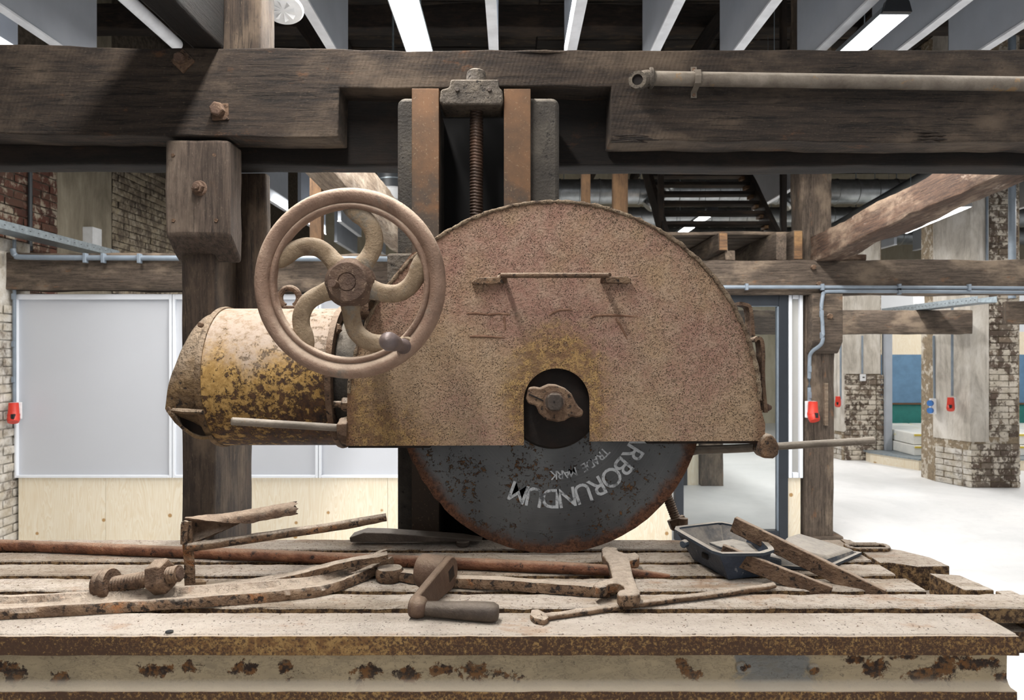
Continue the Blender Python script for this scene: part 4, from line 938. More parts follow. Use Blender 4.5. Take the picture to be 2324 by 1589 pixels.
tb = MB(); prof = [(-.199, .682), (-.192, .672), (-.03, .672), (-.024, .684), (-.026, .712), (-.036, .72), (-.036, .742), (-.168, .742), (-.172, .720), (-.195, .714)]
link('bearing_block', MB().prism([(x, rel(z)) for (x, z) in prof], 1.93, 2.04, XZ(0)), MT['cap'], mc, smooth=30, bevel=.005)
link('bearing_cap', MB().lathe([(1e-6, .034), (.020, .034), (.026, .029), (.028, .018), (.028, -.01), (.032, -.016)], (-.1005, 1.985, rel(.752)), (0, 0, 1), 24), MT['cap'], mc)
for x in (-.150, -.062): link('set_screw', MB().cyl((x, 1.93, rel(.712)), (0, -1, 0), .006, .006, 10, .001), MT['handle_steel'], mc)
link('slide_carriage', MB().box(-.33, .14, 1.86, 1.95, rel(-.2), rel(.255)), MT['cap'], mc, smooth=0, bevel=.006)
link('arm_casting', MB().box(-.30, -.02, 1.70, 1.87, rel(-.06), rel(.16)).box(.0, .16, 1.74, 1.87, rel(-.2), rel(-.02)), MT['cast'], mc, smooth=0, bevel=.01)

# hood: front sheet with the arched opening
hx0, hx1 = -.381, .582; zl, zr = rel(-.2205), rel(-.209)
arch_c = (.1025, rel(-.118)); ar = .0758
pts = [(hx0, zl)]
pts.append((-.3775, rel(-.07)))
for i in range(49):
    t = math.pi - R(6) - (math.pi - R(6) - R(0)) * i / 48
    r_ = RH + .0016 * math.sin(i * 1.7); pts.append((cx + r_ * math.cos(t), cz + r_ * math.sin(t)))
pts += [(hx1, rel(-.17)), (hx1 - .001, zr), (arch_c[0] + ar, zr - .0013), (arch_c[0] + ar, arch_c[1])]
for i in range(1, 24):
    t = math.pi * i / 24; pts.append((arch_c[0] + ar * math.cos(t), arch_c[1] + ar * math.sin(t)))
pts += [(arch_c[0] - ar, arch_c[1]), (arch_c[0] - ar * .99, zl + .0015)]
hood = link('hood', MB().prism(pts, YH, YH + .004, XZ(0)), MT['hood'], mc, smooth=0)
# rim band and back sheet
def hood_path(r_, zlow): return [(hx0 + .002, 0, zlow)] + [(cx + r_ * math.cos(math.pi - math.pi * i / 40), 0, cz + r_ * math.sin(math.pi - math.pi * i / 40)) for i in range(41)] + [(hx1 - .002, 0, zlow)]
pa_ = hood_path(RH - .002, rel(-.212))
mb = MB(); k = len(pa_); vs = []
for (yy, dr) in ((YH + .002, 0), (YH + .16, 0), (YH + .16, -.004), (YH + .002, -.004)):
    for (x, _, z) in pa_:
        d_ = Vector((x - cx, z - cz)); q = d_.normalized() * dr; vs.append(Vector((x + q.x, yy, z + q.y)))
fs = []
for l_ in range(4):
    m_ = (l_ + 1) % 4
    for i in range(k - 1): fs.append((l_ * k + i, l_ * k + i + 1, m_ * k + i + 1, m_ * k + i))
mb._add(vs, fs); link('hood_band', mb, MT['hood_crust'], hood, smooth=30)
bk = [(hx0, zl)] + [(cx + RH * math.cos(math.pi - math.pi * i / 40), cz + RH * math.sin(math.pi - math.pi * i / 40)) for i in range(41)] + [(hx1, zr)]
link('hood_back', MB().prism(bk, YH + .155, YH + .159, XZ(0)), MT['inside'], hood, smooth=0)
# crusty weld along the rim
n = 170; path = []; rr = []
for i in range(n + 1):
    t = R(176) - R(176 - 2) * i / n; q = noise.noise(Vector((i * .31, 3, 0))); q2 = noise.noise(Vector((i * .9, 8, 1)))
    path.append((cx + (RH - .001 + q * .0025) * math.cos(t), YH - .0005, cz + (RH - .001 + q * .0025) * math.sin(t))); rr.append(max(.002, .0042 + q2 * .0028 + .0012 * (t < R(60))))
mb = MB().tube(path, rr, 8, up=(0, 1, 0)); mb.jitter(.0022, 130, 2)
link('rim_crust', mb, MT['hood_crust'], hood, smooth=60)
mb = MB()
for i in range(2600):                       # grains of crust on the sheet
    if i < 900: t = random.uniform(R(2), R(85)); r_ = RH - abs(random.gauss(0, .028)); x = cx + r_ * math.cos(t); z = cz + r_ * math.sin(t)
    elif i < 1500: x = random.uniform(.35, .575); z = random.uniform(rel(-.2), rel(.1))
    else: x = random.uniform(-.3, .57); z = random.uniform(rel(-.2), rel(.34))
    d2 = math.hypot(x - cx, z - cz)
    if (z > cz and d2 > RH - .004) or z < zr + .003 or x > hx1 - .004: continue
    if math.hypot(x - arch_c[0], z - arch_c[1]) < ar + .004 or (abs(x - arch_c[0]) < ar + .004 and z < arch_c[1]): continue
    s_ = random.uniform(.0007, .0017)
    mb._add([(x - s_, YH + .0003, z - s_), (x + s_, YH + .0003, z - s_), (x + s_, YH + .0003, z + s_), (x - s_, YH + .0003, z + s_), (x, YH - s_ * 1.1, z)], [(0, 1, 4), (1, 2, 4), (2, 3, 4), (3, 0, 4)])
link('crust_grains', mb, MT['hood_crust'], hood, smooth=0, kind='stuff')
# grab handle with its two welded pads
ha, hb = P(1146, 632, 1.60), P(1366, 630, 1.60)
link('grab_handle', MB().tube(smooth_path([P(1146, 640, YH), P(1146, 636, 1.612), ha + Vector((0, -.036, .001)), ha + Vector((.006, -.044, .002)), hb + Vector((-.006, -.044, .0)), hb + Vector((0, -.036, 0)), P(1368, 636, 1.612), P(1368, 641, YH)], 5), .0058, 12, up=(0, 1, .01)), MT['iron'], hood)
for (pxs, rot) in (([(1070, 641), (1082, 632), (1140, 630), (1146, 642), (1138, 645), (1084, 647), (1072, 645)], 0), ([(1366, 630), (1422, 629), (1430, 634), (1430, 642), (1424, 645), (1370, 643)], 0)):
    q = [(P(x, y, YH).x, P(x, y, YH).z) for (x, y) in pxs]
    link('weld_pad', MB().prism(q, YH - .014, YH + .001, XZ(0)), MT['iron_pale'], hood, smooth=0, bevel=.002)
for (x0, y0, x1, y1) in ((1058, 712, 1120, 716), (1112, 714, 1158, 714), (1144, 720, 1147, 748), (1066, 764, 1146, 767), (1340, 722, 1358, 716), (1352, 716, 1446, 720), (1398, 722, 1424, 770), (1246, 716, 1270, 704), (1262, 706, 1298, 704)):
    a = P(x0, y0, YH); b = P(x1, y1, YH); mb = MB().tube([a + Vector((0, .001, 0)), a.lerp(b, .4) + Vector((0, .0012, .002)), b + Vector((0, .001, 0))], [.0028, .0034, .0020], 8, up=(0, 1, 0)).jitter(.0012, 120)
    link('paint_mark', mb, MT['paint_mark'], hood, smooth=60)
# right edge: bent lugs, latch, lower lip
link('hinge_lug', MB().sweep(smooth_path([P(1672, 690, 1.68), P(1684, 692, 1.68), P(1697, 700, 1.68), P(1702, 740, 1.68), P(1704, 764, 1.68)], 4), [(-.004, -.02), (.004, -.02), (.004, .02), (-.004, .02)], up=(0, 1, 0)), MT['iron'], hood, smooth=30)
link('hinge_lug', MB().sweep(smooth_path([P(1706, 775, 1.66), P(1712, 768, 1.66), P(1722, 772, 1.66), P(1726, 800, 1.66), P(1726, 860, 1.66), P(1732, 935, 1.66)], 4), [(-.004, -.02), (.004, -.02), (.004, .02), (-.004, .02)], up=(0, 1, 0)), MT['iron'], hood, smooth=30)
mb = MB().cyl(P(1734, 926, 1.66), (1, 0, .1), .009, .012, 12, .002).cyl(P(1744, 925, 1.66), (1, 0, -.1), .006, .007, 10, .002); link('latch_nut', mb, MT['hub'], hood)
link('lower_lip', MB().box(.312, .575, YH + .006, YH + .05, rel(-.216), rel(-.206)), MT['inside'], hood, smooth=0)
link('lower_lip', MB().box(-.378, -.19, YH + .006, YH + .05, rel(-.226), rel(-.216)), MT['inside'], hood, smooth=0)
# side wing left of the hood, behind the wheel
link('hood_wing', MB().prism([(P(889, 634, 1.66).x, P(889, 634, 1.66).z), (P(934, 577, 1.66).x, P(934, 577, 1.66).z), (P(1000, 545, 1.66).x, P(1000, 545, 1.66).z), (P(1000, 700, 1.66).x, P(1000, 700, 1.66).z), (P(896, 690, 1.66).x, P(896, 690, 1.66).z)], 1.655, 1.66, XZ(0)), MT['hood'], hood, smooth=0)

# abrasive disc and its print
DC = Vector((.093, 1.67, rel(-.123))); RD = .3585
mb = MB(); n = 128; prof = []
for i in range(n):
    t = 2 * math.pi * i / n; prof.append((RD * (1 - .006 * abs(noise.noise(Vector((math.cos(t) * 9, math.sin(t) * 9, 2)))) - (.008 if 205 < math.degrees(t) < 225 and i % 3 else 0)), t))
vs = []
for (yo, k_) in ((-.0045, .0), (-.0045, .965), (-.003, 1), (.003, 1), (.0045, .965), (.0045, 0)):
    for (r_, t) in prof: vs.append(DC + Vector((r_ * k_ * math.cos(t), yo, r_ * k_ * math.sin(t))))
fs = [(l_ * n + i, l_ * n + (i + 1) % n, (l_ + 1) * n + (i + 1) % n, (l_ + 1) * n + i) for l_ in range(5) for i in range(n)]
mb._add(vs, fs); bmesh.ops.remove_doubles(mb.bm, verts=mb.bm.verts, dist=1e-5)
disc = link('abrasive_disc', mb, MT['disc'], mc, smooth=30, origin=DC)
def letters(word, a0, step, r0, size, xs=1.0):
    """print set round the disc, tops outward; a0 in degrees"""
    mb = MB()
    for i, ch in enumerate(word):
        if ch == ' ': continue
        cu = bpy.data.curves.new('glyph', 'FONT'); cu.body = ch; cu.size = size * 1.42; cu.align_x = 'CENTER'; cu.offset = size * .012; cu.extrude = .0002; cu.resolution_u = 4
        o = bpy.data.objects.new('glyph', cu); col.objects.link(o); me = o.to_mesh()
        t = R(a0 - step * i); e = Vector((math.cos(t), math.sin(t))); f_ = Vector((math.sin(t), -math.cos(t)))
        vs = []
        for v in me.vertices:
            p2 = e * (r0 + v.co.y) + f_ * v.co.x * xs; vs.append(Vector((DC.x + p2.x, DC.y - .0049 - v.co.z, DC.z + p2.y)))
        mb._add(vs, [tuple(p.vertices) for p in me.polygons])
        o.to_mesh_clear(); bpy.data.objects.remove(o); bpy.data.curves.remove(cu)
    return mb
link('lettering', letters('CARBORUNDUM', -12.5, 9.75, .206, .046, .95), MT['letter'], disc, smooth=0, label='worn silver lettering CARBORUNDUM')
link('lettering', letters('TRADE MARK', -43, 5.0, .163, .021, .95), MT['letter'], disc, smooth=0, label='worn silver lettering TRADE MARK')
link('clamping_flange', MB().lathe([(1e-6, -.03), (.028, -.03), (.03, -.022), (.075, -.018), (.105, -.008), (.1105, -.0), (.1105, .006), (1e-6, .006)], DC + Vector((.003, -.006, .0)), (0, 1, 0), 64), MT['flange'], mc)
HC = P(1258, 912, 1.585)
link('spindle', MB().cyl(HC + Vector((0, .07, 0)), (0, -1, 0), .022, .075, 24, .002), MT['handle_steel'], mc)
dog = [(1194, 905), (1200, 880), (1212, 878), (1226, 880), (1244, 872), (1262, 873), (1282, 881), (1296, 893), (1303, 908), (1312, 922), (1323, 932), (1320, 944), (1306, 947), (1296, 944), (1280, 954), (1264, 957), (1240, 952), (1222, 936), (1216, 920), (1198, 915)]
q = [(P(x, y, 1.60).x, P(x, y, 1.60).z) for (x, y) in dog]
link('clamp_nut', MB().prism(q, 1.585, 1.622, XZ(0)), MT['iron'], mc, smooth=30, bevel=.004)
link('clamp_slit', MB().box(-.022, .022, 1.583, 1.59, -.0016, .0016, Matrix.Translation((P(1220, 903, 1.6).x, 0, P(1220, 903, 1.6).z)) @ Matrix.Rotation(R(25), 4, 'Y')), MT['inside'], mc, smooth=0)  # dark strip set in for the shade of the slit
mb = MB().lathe([(1e-6, 0), (.022, 0), (.0245, .004), (.0245, .016), (1e-6, .018)], HC + Vector((0, .012, 0)), (0, -1, 0), 28); link('end_boss', mb, MT['hub'], mc)
q = [(HC.x + a_ * .0165, HC.z + b_ * .019) for (a_, b_) in ((-1, -.6), (-.6, -1), (.6, -1), (1, -.6), (1, .6), (.6, 1), (-.6, 1), (-1, .6))]
link('shaft_end', MB().prism(q, HC.y - .016, HC.y, XZ(0)), MT['handle_steel'], mc, smooth=0, bevel=.003)
link('centre_hole', MB().cyl((HC.x - .001, HC.y - .0163, HC.z), (0, -1, 0), .0022, .0006, 12), MT['inside'], mc)  # dark dot in place of the shade in the hole
# rods at the lower edge
link('clamp_block', MB().prism([(P(x, y, 1.63).x, P(x, y, 1.63).z) for (x, y) in ((1712, 1022), (1718, 1000), (1730, 984), (1741, 982), (1752, 995), (1758, 1010), (1757, 1028), (1745, 1037), (1722, 1036))], 1.60, 1.65, XZ(0)), MT['iron_pale'], mc, smooth=30, bevel=.005)
a = P(1750, 1014, 1.63); b = P(1986, 1000, 1.60)
link('side_rod', MB().tube([a, b - (b - a) * .01, b], [.0088, .0085, .006], 16), MT['rod'], mc)
link('link_rod', MB().tube([P(1568, 1025, 1.70), P(1580, 1022, 1.69), P(1700, 1017, 1.66), P(1718, 1015, 1.65)], [.0105, .0105, .010, .010], 14), MT['rod'], mc)
a = P(786, 972, 1.63); b = P(524, 956, 1.52)
link('side_rod', MB().tube([a, b + (a - b) * .01, b], [.0085, .0088, .006], 16), MT['rod'], mc)
mb = MB(); hexbolt(mb, P(790, 975, 1.63), (-1, -.02, .05), .026, .022, .3); mb.jitter(.003, 60); link('clamp_nut', mb, MT['iron'], mc, smooth=30, bevel=.003)
link('bracket_plate', MB().prism([(P(x, y, 1.64).x, P(x, y, 1.64).z) for (x, y) in ((770, 950), (792, 945), (796, 1012), (774, 1006), (768, 980))], 1.632, 1.66, XZ(0)), MT['iron'], mc, smooth=0, bevel=.004)
mb = MB().cyl(P(797, 918, 1.65), (-1, 0, 0), .0085, .05, 14, .001); hexbolt(mb, P(792, 918, 1.65), (-1, 0, 0), .017, .016); link('stud_bolt', mb, MT['iron_pale'], mc)
# adjusting screw hanging behind the disc
a = P(1515, 1128, 1.80); b = P(1534, 1178, 1.80); dv = (b - a)
mb = MB(); threads(mb, a - dv * .3, dv, .0135, dv.length * 1.35, .006, .003, 16); link('adjusting_screw', mb, MT['iron'], mc, smooth=25)
mb = MB(); hexbolt(mb, b - dv * .05, dv + Vector((0, -.01, 0)), .0245, .028, .2); link('screw_head', mb, MT['iron'], mc, smooth=0, bevel=.002)

link('screw_bracket', MB().box(.34, .385, 1.775, 1.82, rel(-.36), rel(-.18)).box(.30, .385, 1.76, 1.82, rel(-.20), rel(-.17)), MT['inside'], mc, smooth=0, bevel=.004)
# motor
MX0, MX1 = -.728, -.43; MC = Vector((0, 1.80, rel(-.068))); RM = .1735
motor = link('motor', MB().lathe([(1e-6, 0), (RM - .004, 0), (RM, .004)] + [(RM, .02 + .26 * i / 8) for i in range(9)] + [(RM, MX1 - MX0 - .002), (1e-6, MX1 - MX0)], (MX0, MC.y, MC.z), (1, 0, 0), 72), MT['motor'], mc, smooth=40)
link('motor_band', MB().lathe([(RM - .004, -.006), (RM + .0035, -.005), (RM + .005, .002), (RM + .0035, .009), (RM - .004, .010)], (MX0, MC.y, MC.z), (1, 0, 0), 72, closed=True), MT['bell'], motor)
def bell_ext(t):      # how far the end bell reaches out, by the angle round the axis (0 = towards the back, 270 degrees = towards the room below)
    a_ = (math.degrees(t)) % 360
    d_ = abs(a_ - 207); k_ = max(0, 1 - d_ / 75) ** 1.3
    e_ = .056 + .028 * k_; drop = .052 - .046 * k_
    if a_ > 212: 
        q_ = min(1, (a_ - 212) / 14); e_ = e_ * (1 - q_) + .016 * q_; drop = drop * (1 - q_) + .02 * q_
    if a_ > 290: q_ = min(1, (a_ - 290) / 20); e_ = .016 * (1 - q_) + .056 * q_; drop = .02 * (1 - q_) + .052 * q_
    return e_, drop
mb = MB(); vs = []; NB, NS = 96, 9
for i in range(NB):
    t = 2 * math.pi * i / NB; e_, dr_ = bell_ext(t)
    for q_ in range(NS + 1):
        s_ = q_ / NS * math.pi / 2; r_ = RM - .008 - dr_ * (1 - math.cos(s_)); vs.append(Vector((MX0 - .004 - e_ * math.sin(s_), MC.y + r_ * math.cos(t), MC.z + r_ * math.sin(t))))
    vs.append(Vector((MX0 - .004 - e_ * .9, MC.y + .06 * math.cos(t), MC.z + .06 * math.sin(t))))
k_ = NS + 2; fs = [(i * k_ + q_, i * k_ + q_ + 1, ((i + 1) % NB) * k_ + q_ + 1, ((i + 1) % NB) * k_ + q_) for i in range(NB) for q_ in range(k_ - 1)] + [tuple(i * k_ + k_ - 1 for i in range(NB))]
mb._add(vs, fs); mb.jitter(.0025, 26); link('end_bell', mb, MT['bell'], motor, smooth=60)
# lip of the vent under the bell, dark fill put in for the opening's shade
lip = smooth_path([P(389, 931, 1.655), P(396, 948, 1.655), P(412, 968, 1.66), P(432, 984, 1.67), P(456, 993, 1.68), P(482, 990, 1.69)], 5)
link('vent_lip', MB().sweep(lip, [(-.030, -.0035), (.012, -.0035), (.012, .0035), (-.030, .0035)], up=(0, 0, 1)).jitter(.0015, 60), MT['bell'], motor, smooth=40)
op = [P(x, y, 1.70) for (x, y) in ((396, 940), (455, 938), (478, 965), (486, 990), (456, 990), (420, 972))]
link('vent_opening', MB().prism([(p_.x, p_.z) for p_ in op], 1.69, 1.72, XZ(0)), MT['inside'], motor, smooth=0)
link('cowl_rib', MB().tube([P(392, 931, 1.635), P(420, 934, 1.63), P(462, 936, 1.625)], [.006, .007, .006], 8).jitter(.002, 80), MT['bell'], motor)
for (px, py) in ((459, 738), (388, 930)): link('rivet', MB().cyl(P(px, py, 1.66), (-.3, -1, .2), .007, .01, 10, .002), MT['iron'], motor)
link('motor_flange', MB().lathe([(RM - .02, 0), (RM + .006, 0), (RM + .008, .006), (RM + .006, .014), (RM - .02, .014)], (MX1 - .002, MC.y, MC.z), (1, 0, 0), 72, closed=True), MT['iron'], motor)
link('gear_neck', MB().lathe([(1e-6, 0), (RM - .028, 0), (RM - .03, .045), (RM - .01, .05), (RM - .008, .062), (1e-6, .064)], (MX1 + .010, MC.y, MC.z), (1, 0, 0), 64), MT['cast'], motor)
e = P(657, 676, 1.80); mb = MB(); ring = [(e.x + .0245 * math.cos(R(-60 + i * 300 / 20)), e.y, e.z + .0245 * math.sin(R(-60 + i * 300 / 20))) for i in range(21)]
mb.tube(ring, .0085, 10, up=(0, 1, 0)).cyl((e.x + .002, e.y, MC.z + RM - .003), (0, 0, 1), .018, .010, 16, .002); link('lifting_eye', mb, MT['iron'], motor)
mb = MB(); hexbolt(mb, P(765, 748, 1.69), (-.2, -1, .3), .014, .012); link('flange_bolt', mb, MT['iron'], motor)

# handwheel
HW = P(795, 643, 1.42); hwr = .1925
wheel = link('handwheel', MB().lathe([(.1500, .010), (.1485, .0), (.1500, -.009), (.1540, -.0125), (.1585, -.011), (.1615, -.006), (.1645, -.010), (.1700, -.0165), (.1775, -.0195), (.1850, -.017), (.1905, -.009), (.1925, .001), (.1905, .011), (.1840, .018), (.1740, .019), (.1650, .014), (.1560, .012)], HW, (0, 1, 0), 96, closed=True), MT['wheel'], mc, smooth=60, origin=HW)
for k in range(5):
    ps = []; rs = []
    for (ad, rp) in ((56, 38), (55, 52), (56, 78), (58.5, 100), (63, 118), (70, 136), (78, 150), (84, 158), (87, 168), (88, 178)):
        t = R(ad + 72 * k); r_ = rp * 1.42 / F; ps.append(HW + Vector((r_ * math.cos(t), .004 - .004 * (rp < 60), r_ * math.sin(t))))
    ps = smooth_path(ps, 3); m_ = len(ps)
    for i in range(m_):
        u_ = i / (m_ - 1); b_ = .0182 + .006 * max(0, (.18 - u_) / .18) + .007 * max(0, (u_ - .8) / .2); rs.append((b_, .0105 + .002 * (u_ < .2) - .004 * max(0, (u_ - .88) / .12)))
    link('spoke', MB().tube(ps, rs, 14, up=(0, 1, 0)).jitter(.0006, 60), MT['wheel_web'], wheel, smooth=70)
link('hub', MB().lathe([(1e-6, -.031), (.0165, -.031), (.0168, -.029), (.0185, -.029), (.0188, -.031), (.038, -.031), (.0405, -.028), (.0415, -.018), (.050, -.008), (.050, .018), (.040, .024), (1e-6, .024)], HW, (0, 1, 0), 40), MT['hub'], wheel, smooth=45)
link('hub_pin', MB().tube([HW + Vector((-.021, -.026, -.006)), HW + Vector((-.022, -.040, -.005)), HW + Vector((-.0235, -.052, -.004))], [.0075, .0082, .0078], 12), MT['crank'], wheel)
hb_ = P(915, 786, 1.40); he = P(880, 774, 1.275)
ax = (he - hb_).normalized(); L = (he - hb_).length
link('knob', MB().lathe([(1e-6, -.012), (.0150, -.012), (.0155, .0), (.0115, .010), (.0105, .04), (.0120, .062), (.0155, .075), (.0178, L * .90), (.0165, L * .99), (.010, L + .010), (1e-6, L + .012)], hb_, ax, 28), MT['knob'], wheel, smooth=60)
link('knob_boss', MB().lathe([(1e-6, -.012), (.020, -.010), (.021, -.002), (.017, .002), (1e-6, .002)], hb_ + Vector((.002, .008, 0)), (0, -1, 0), 20), MT['wheel_web'], wheel)
link('wheel_shaft', MB().cyl(HW + Vector((0, .02, 0)), (.0, 1, 0), .018, .38, 20), MT['iron'], mc)
link('shaft_bearing', MB().cyl(P(868, 712, 1.70), (-1, 0, .35), .03, .08, 20, .004), MT['iron'], mc)

# ================================================================== slotted work table
tbl = thing('slotted_table', 'heavy rusty cast table with long slots, covered in dust', 'table', (0, 1.5, 0))
edges = [(1.2046, 1.3045, .8625), (1.331, 1.4045, 1.02), (1.4265, 1.500, .838), (1.5245, 1.5985, .83), (1.6235, 1.693, .83), (1.718, 1.806, .865)]
for i, (ya, yb2, xe) in enumerate(edges):
    x0 = -1.75; n = 150; mb = MB(); vs = []
    rows = [(0, 0, -.030), (0, 0, -.003), (.0, .003, 0)] + [(u, 0, 0) for u in (.2, .5, .8)] + [(1, -.003, 0), (1, 0, -.003), (1, 0, -.030)]
    for j in range(n + 1):
        x = x0 + (xe - x0) * j / n; am = .0012 if i == 0 else .003
        for q_, (u, dy, dz) in enumerate(rows):
            y = ya + (yb2 - ya) * u + dy
            nn = noise.noise_vector(Vector((x * 22, y * 9, i))); n2 = noise.noise_vector(Vector((x * 75, y * 30, i + 5)))
            edge = 1 if (u in (0, 1) and not (i == 0 and u == 0)) else .15
            slant = (1 - u) * 0 + (-.055 * (u - .5) if i in (0,) else -.02 * (u - .5)) * 0
            vs.append(Vector((x + slant * (j == n), y + (nn.y + n2.y * 1.1) * am * 1.3 * edge, ZT + dz + (nn.z + n2.z * .5) * am * .35)))
    k = len(rows); fs = [(a_ * k + b_, (a_ + 1) * k + b_, (a_ + 1) * k + b_ + 1, a_ * k + b_ + 1) for a_ in range(n) for b_ in range(k - 1)]
    fs += [(a_ * k + k - 1, (a_ + 1) * k + k - 1, (a_ + 1) * k, a_ * k) for a_ in range(n)] + [tuple(range(k)), tuple(range(n * k, (n + 1) * k))[::-1]]
    mb._add(vs, fs); link('table_bar', mb, MT['table'], tbl, smooth=40)
link('slot_floor', MB().box(-1.75, .83, 1.22, 1.80, ZT - .06, ZT - .022), MT['table'], tbl, smooth=0)
# outer rim at the right end: blocks round the gutter, lug with an oblong hole
def rimblock(pts, z1=0.0, z0=-.05, name='rim_block'):
    q = []
    for i in range(len(pts)):
        a_ = Vector(pts[i]); b_ = Vector(pts[(i + 1) % len(pts)]); n_ = max(1, int((b_ - a_).length / .012))
        for k_ in range(n_):
            p_ = a_.lerp(b_, k_ / n_); nz_ = noise.noise_vector(Vector((p_.x * 60, p_.y * 60, 1))); q.append((p_.x + nz_.x * .003, p_.y + nz_.y * .003))
    link(name, MB().prism(q, ZT + z0, ZT + z1), MT['table'], tbl, smooth=0, bevel=.003)
rimblock([(.925, 1.44), (.985, 1.44), (.975, 1.535), (.915, 1.55)], -.004)
rimblock([(.905, 1.57), (.978, 1.575), (.972, 1.64), (.935, 1.70), (.88, 1.735), (.85, 1.80), (.835, 1.80), (.835, 1.60), (.86, 1.60)], .004, name='corner_lug')
link('gutter_floor', MB().box(.80, .99, 1.34, 1.80, ZT - .09, ZT - .05), MT['table'], tbl, smooth=0)
# raised lip of the oblong hole in the lug
hc = T(1968, 1246, .004); ringp = []
for i in range(28):
    t = 2 * math.pi * i / 28; ringp.append((hc.x + (.028 if math.cos(t) > 0 else -.028) + .020 * math.cos(t), hc.y + .022 * math.sin(t), ZT + .008))
link('hole_rim', MB().tube(ringp, .006, 8, closed_path=True).jitter(.002, 90), MT['table'], tbl, smooth=50)
link('hole_bottom', MB().prism([(p_[0], p_[1]) for p_ in ringp], ZT + .003, ZT + .0055), MT['inside'], tbl, smooth=0)  # dark plate laid in for the shade of the oblong hole
link('end_rib', MB().box(.985, 1.02, 1.335, 1.44, ZT - .07, ZT - .004).jitter(.002, 40), MT['table'], tbl, smooth=0, bevel=.004)
# front flanges and web
def frontbar(name, sec, x1, mat, amp=.0012, bev=.003):
    mb = MB(); n = 120; vs = []; k = len(sec)
    for j in range(n + 1):
        x = -1.75 + (x1 + 1.75) * j / n
        for (y, z) in sec:
            nn = noise.noise_vector(Vector((x * 30, y * 30, z * 30))); vs.append(Vector((x, y + nn.y * amp, z + nn.z * amp)))
    fs = [(a_ * k + b_, (a_ + 1) * k + b_, (a_ + 1) * k + (b_ + 1) % k, a_ * k + (b_ + 1) % k) for a_ in range(n) for b_ in range(k)] + [tuple(range(k)), tuple(range(n * k, (n + 1) * k))[::-1]]
    mb._add(vs, fs); return link(name, mb, mat, tbl, smooth=40)
frontbar('top_flange', [(1.2005, ZT - .002), (1.2005, ZT - .034), (1.206, ZT - .0365), (1.25, ZT - .038), (1.25, ZT - .003)], .8635, MT['flange_rust'])
frontbar('web', [(1.218, ZT - .037), (1.219, ZT - .082), (1.214, ZT - .090), (1.2035, ZT - .0965), (1.26, ZT - .10), (1.26, ZT - .037)], .855, MT['web'])
frontbar('bottom_flange', [(1.202, ZT - .097), (1.2005, ZT - .132), (1.206, ZT - .135), (1.25, ZT - .135), (1.25, ZT - .096)], .861, MT['flange_rust'])
link('end_plate', MB().box(.83, .862, 1.25, 1.79, ZT - .13, ZT - .035), MT['table'], tbl, smooth=0, bevel=.003)
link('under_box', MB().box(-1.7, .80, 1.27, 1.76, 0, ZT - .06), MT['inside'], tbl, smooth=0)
for (px, py, r_) in ((1683, 1516, .010), (1848, 1521, .010)):
    p = P(px, py, 1.214); mb = MB().lathe([(1e-6, .003), (r_ * .5, .004), (r_ * .8, .003), (r_, 0), (r_ * 1.1, -.004)], (p.x, 1.2165, p.z), (0, -1, 0), 18).jitter(.002, 110, px); link('rivet_head', mb, MT['web'], tbl, smooth=60)

# ================================================================== things lying on the table
# long tapering bar
pa1 = [T(-260, 1244), T(0, 1250), T(700, 1278), T(1180, 1298), T(1360, 1306), T(1440, 1310), T(1520, 1312)]
rad = [.0135, .0135, .0132, .0128, .0120, .009, .004]
link('long_bar', MB().tube(smooth_path([p + Vector((0, 0, r_)) for p, r_ in zip(pa1, rad)], 6), [rad[min(6, i // 6)] + (rad[min(6, i // 6 + 1)] - rad[min(6, i // 6)]) * (i % 6) / 6 for i in range(37)], 14).jitter(.0009, 40), MT['iron_red'],
     label='long round red-rusted bar lying along the back of the table', cat='bar')
# bent channel strap
ctr = [(-1.25, 1.265, 0), (-1.0, 1.296, 0), (-.75, 1.335, 0), (-.52, 1.382, 0), (-.44, 1.405, 0), (-.385, 1.432, 0), (-.33, 1.49, .003), (-.275, 1.565, .012)]
prof = [(-.040, 0), (-.040, .010), (-.034, .020), (-.022, .021), (-.012, .011), (.010, .009), (.020, .017), (.034, .018), (.040, .010), (.040, 0)]
pth = smooth_path([(x, y, ZT + .001 + z) for (x, y, z) in ctr], 12)
scl = [(1 - .55 * max(0, (i / (len(pth) - 1) - .7) / .3), 1) for i in range(len(pth))]
link('bent_channel', MB().sweep(pth, prof, scales=scl).jitter(.0014, 45), MT['iron_pale'], smooth=40, label='bent rusty channel strap in the left foreground', cat='strap')
# welded bracket: gutter, rod, upright, flat forked bar
bk_ = thing('bent_bracket', 'rusty welded bracket with a half-pipe, a rod and a forked flat bar', 'bracket', (-.64, 1.42, ZT))
a = P(424, 1206, 1.42); b = P(672, 1161, 1.50)
mb = MB(); n = 34; vs = []; tt = (b - a).normalized(); uu = tt.cross(Vector((0, 0, 1))).normalized(); vv = uu.cross(tt); K = 12
for i in range(n + 1):                # a split tube: open towards the front at its left end, closing to a ridge at the right
    u_ = i / n; tw = 85 * max(0, 1 - u_ / .55) ** 1.2; p_ = a.lerp(b, u_) ; big_ = 1.0 + .35 * max(0, 1 - u_ / .4)
    if u_ > .93: p_ = p_ + tt * .0
    for (rr_, fl) in ((.0215, 1), (.0180, -1)):
        for q_ in range(K + 1):
            k_ = q_ if fl > 0 else K - q_; t = R(-5 + tw + 200 * k_ / K); rg = rr_ * big_
            e_ = tt * (.014 * noise.noise(Vector((q_ * .9, 4, 1))) if i == n else 0)
            vs.append(p_ + uu * rg * math.cos(t) + vv * rg * math.sin(t) + e_)
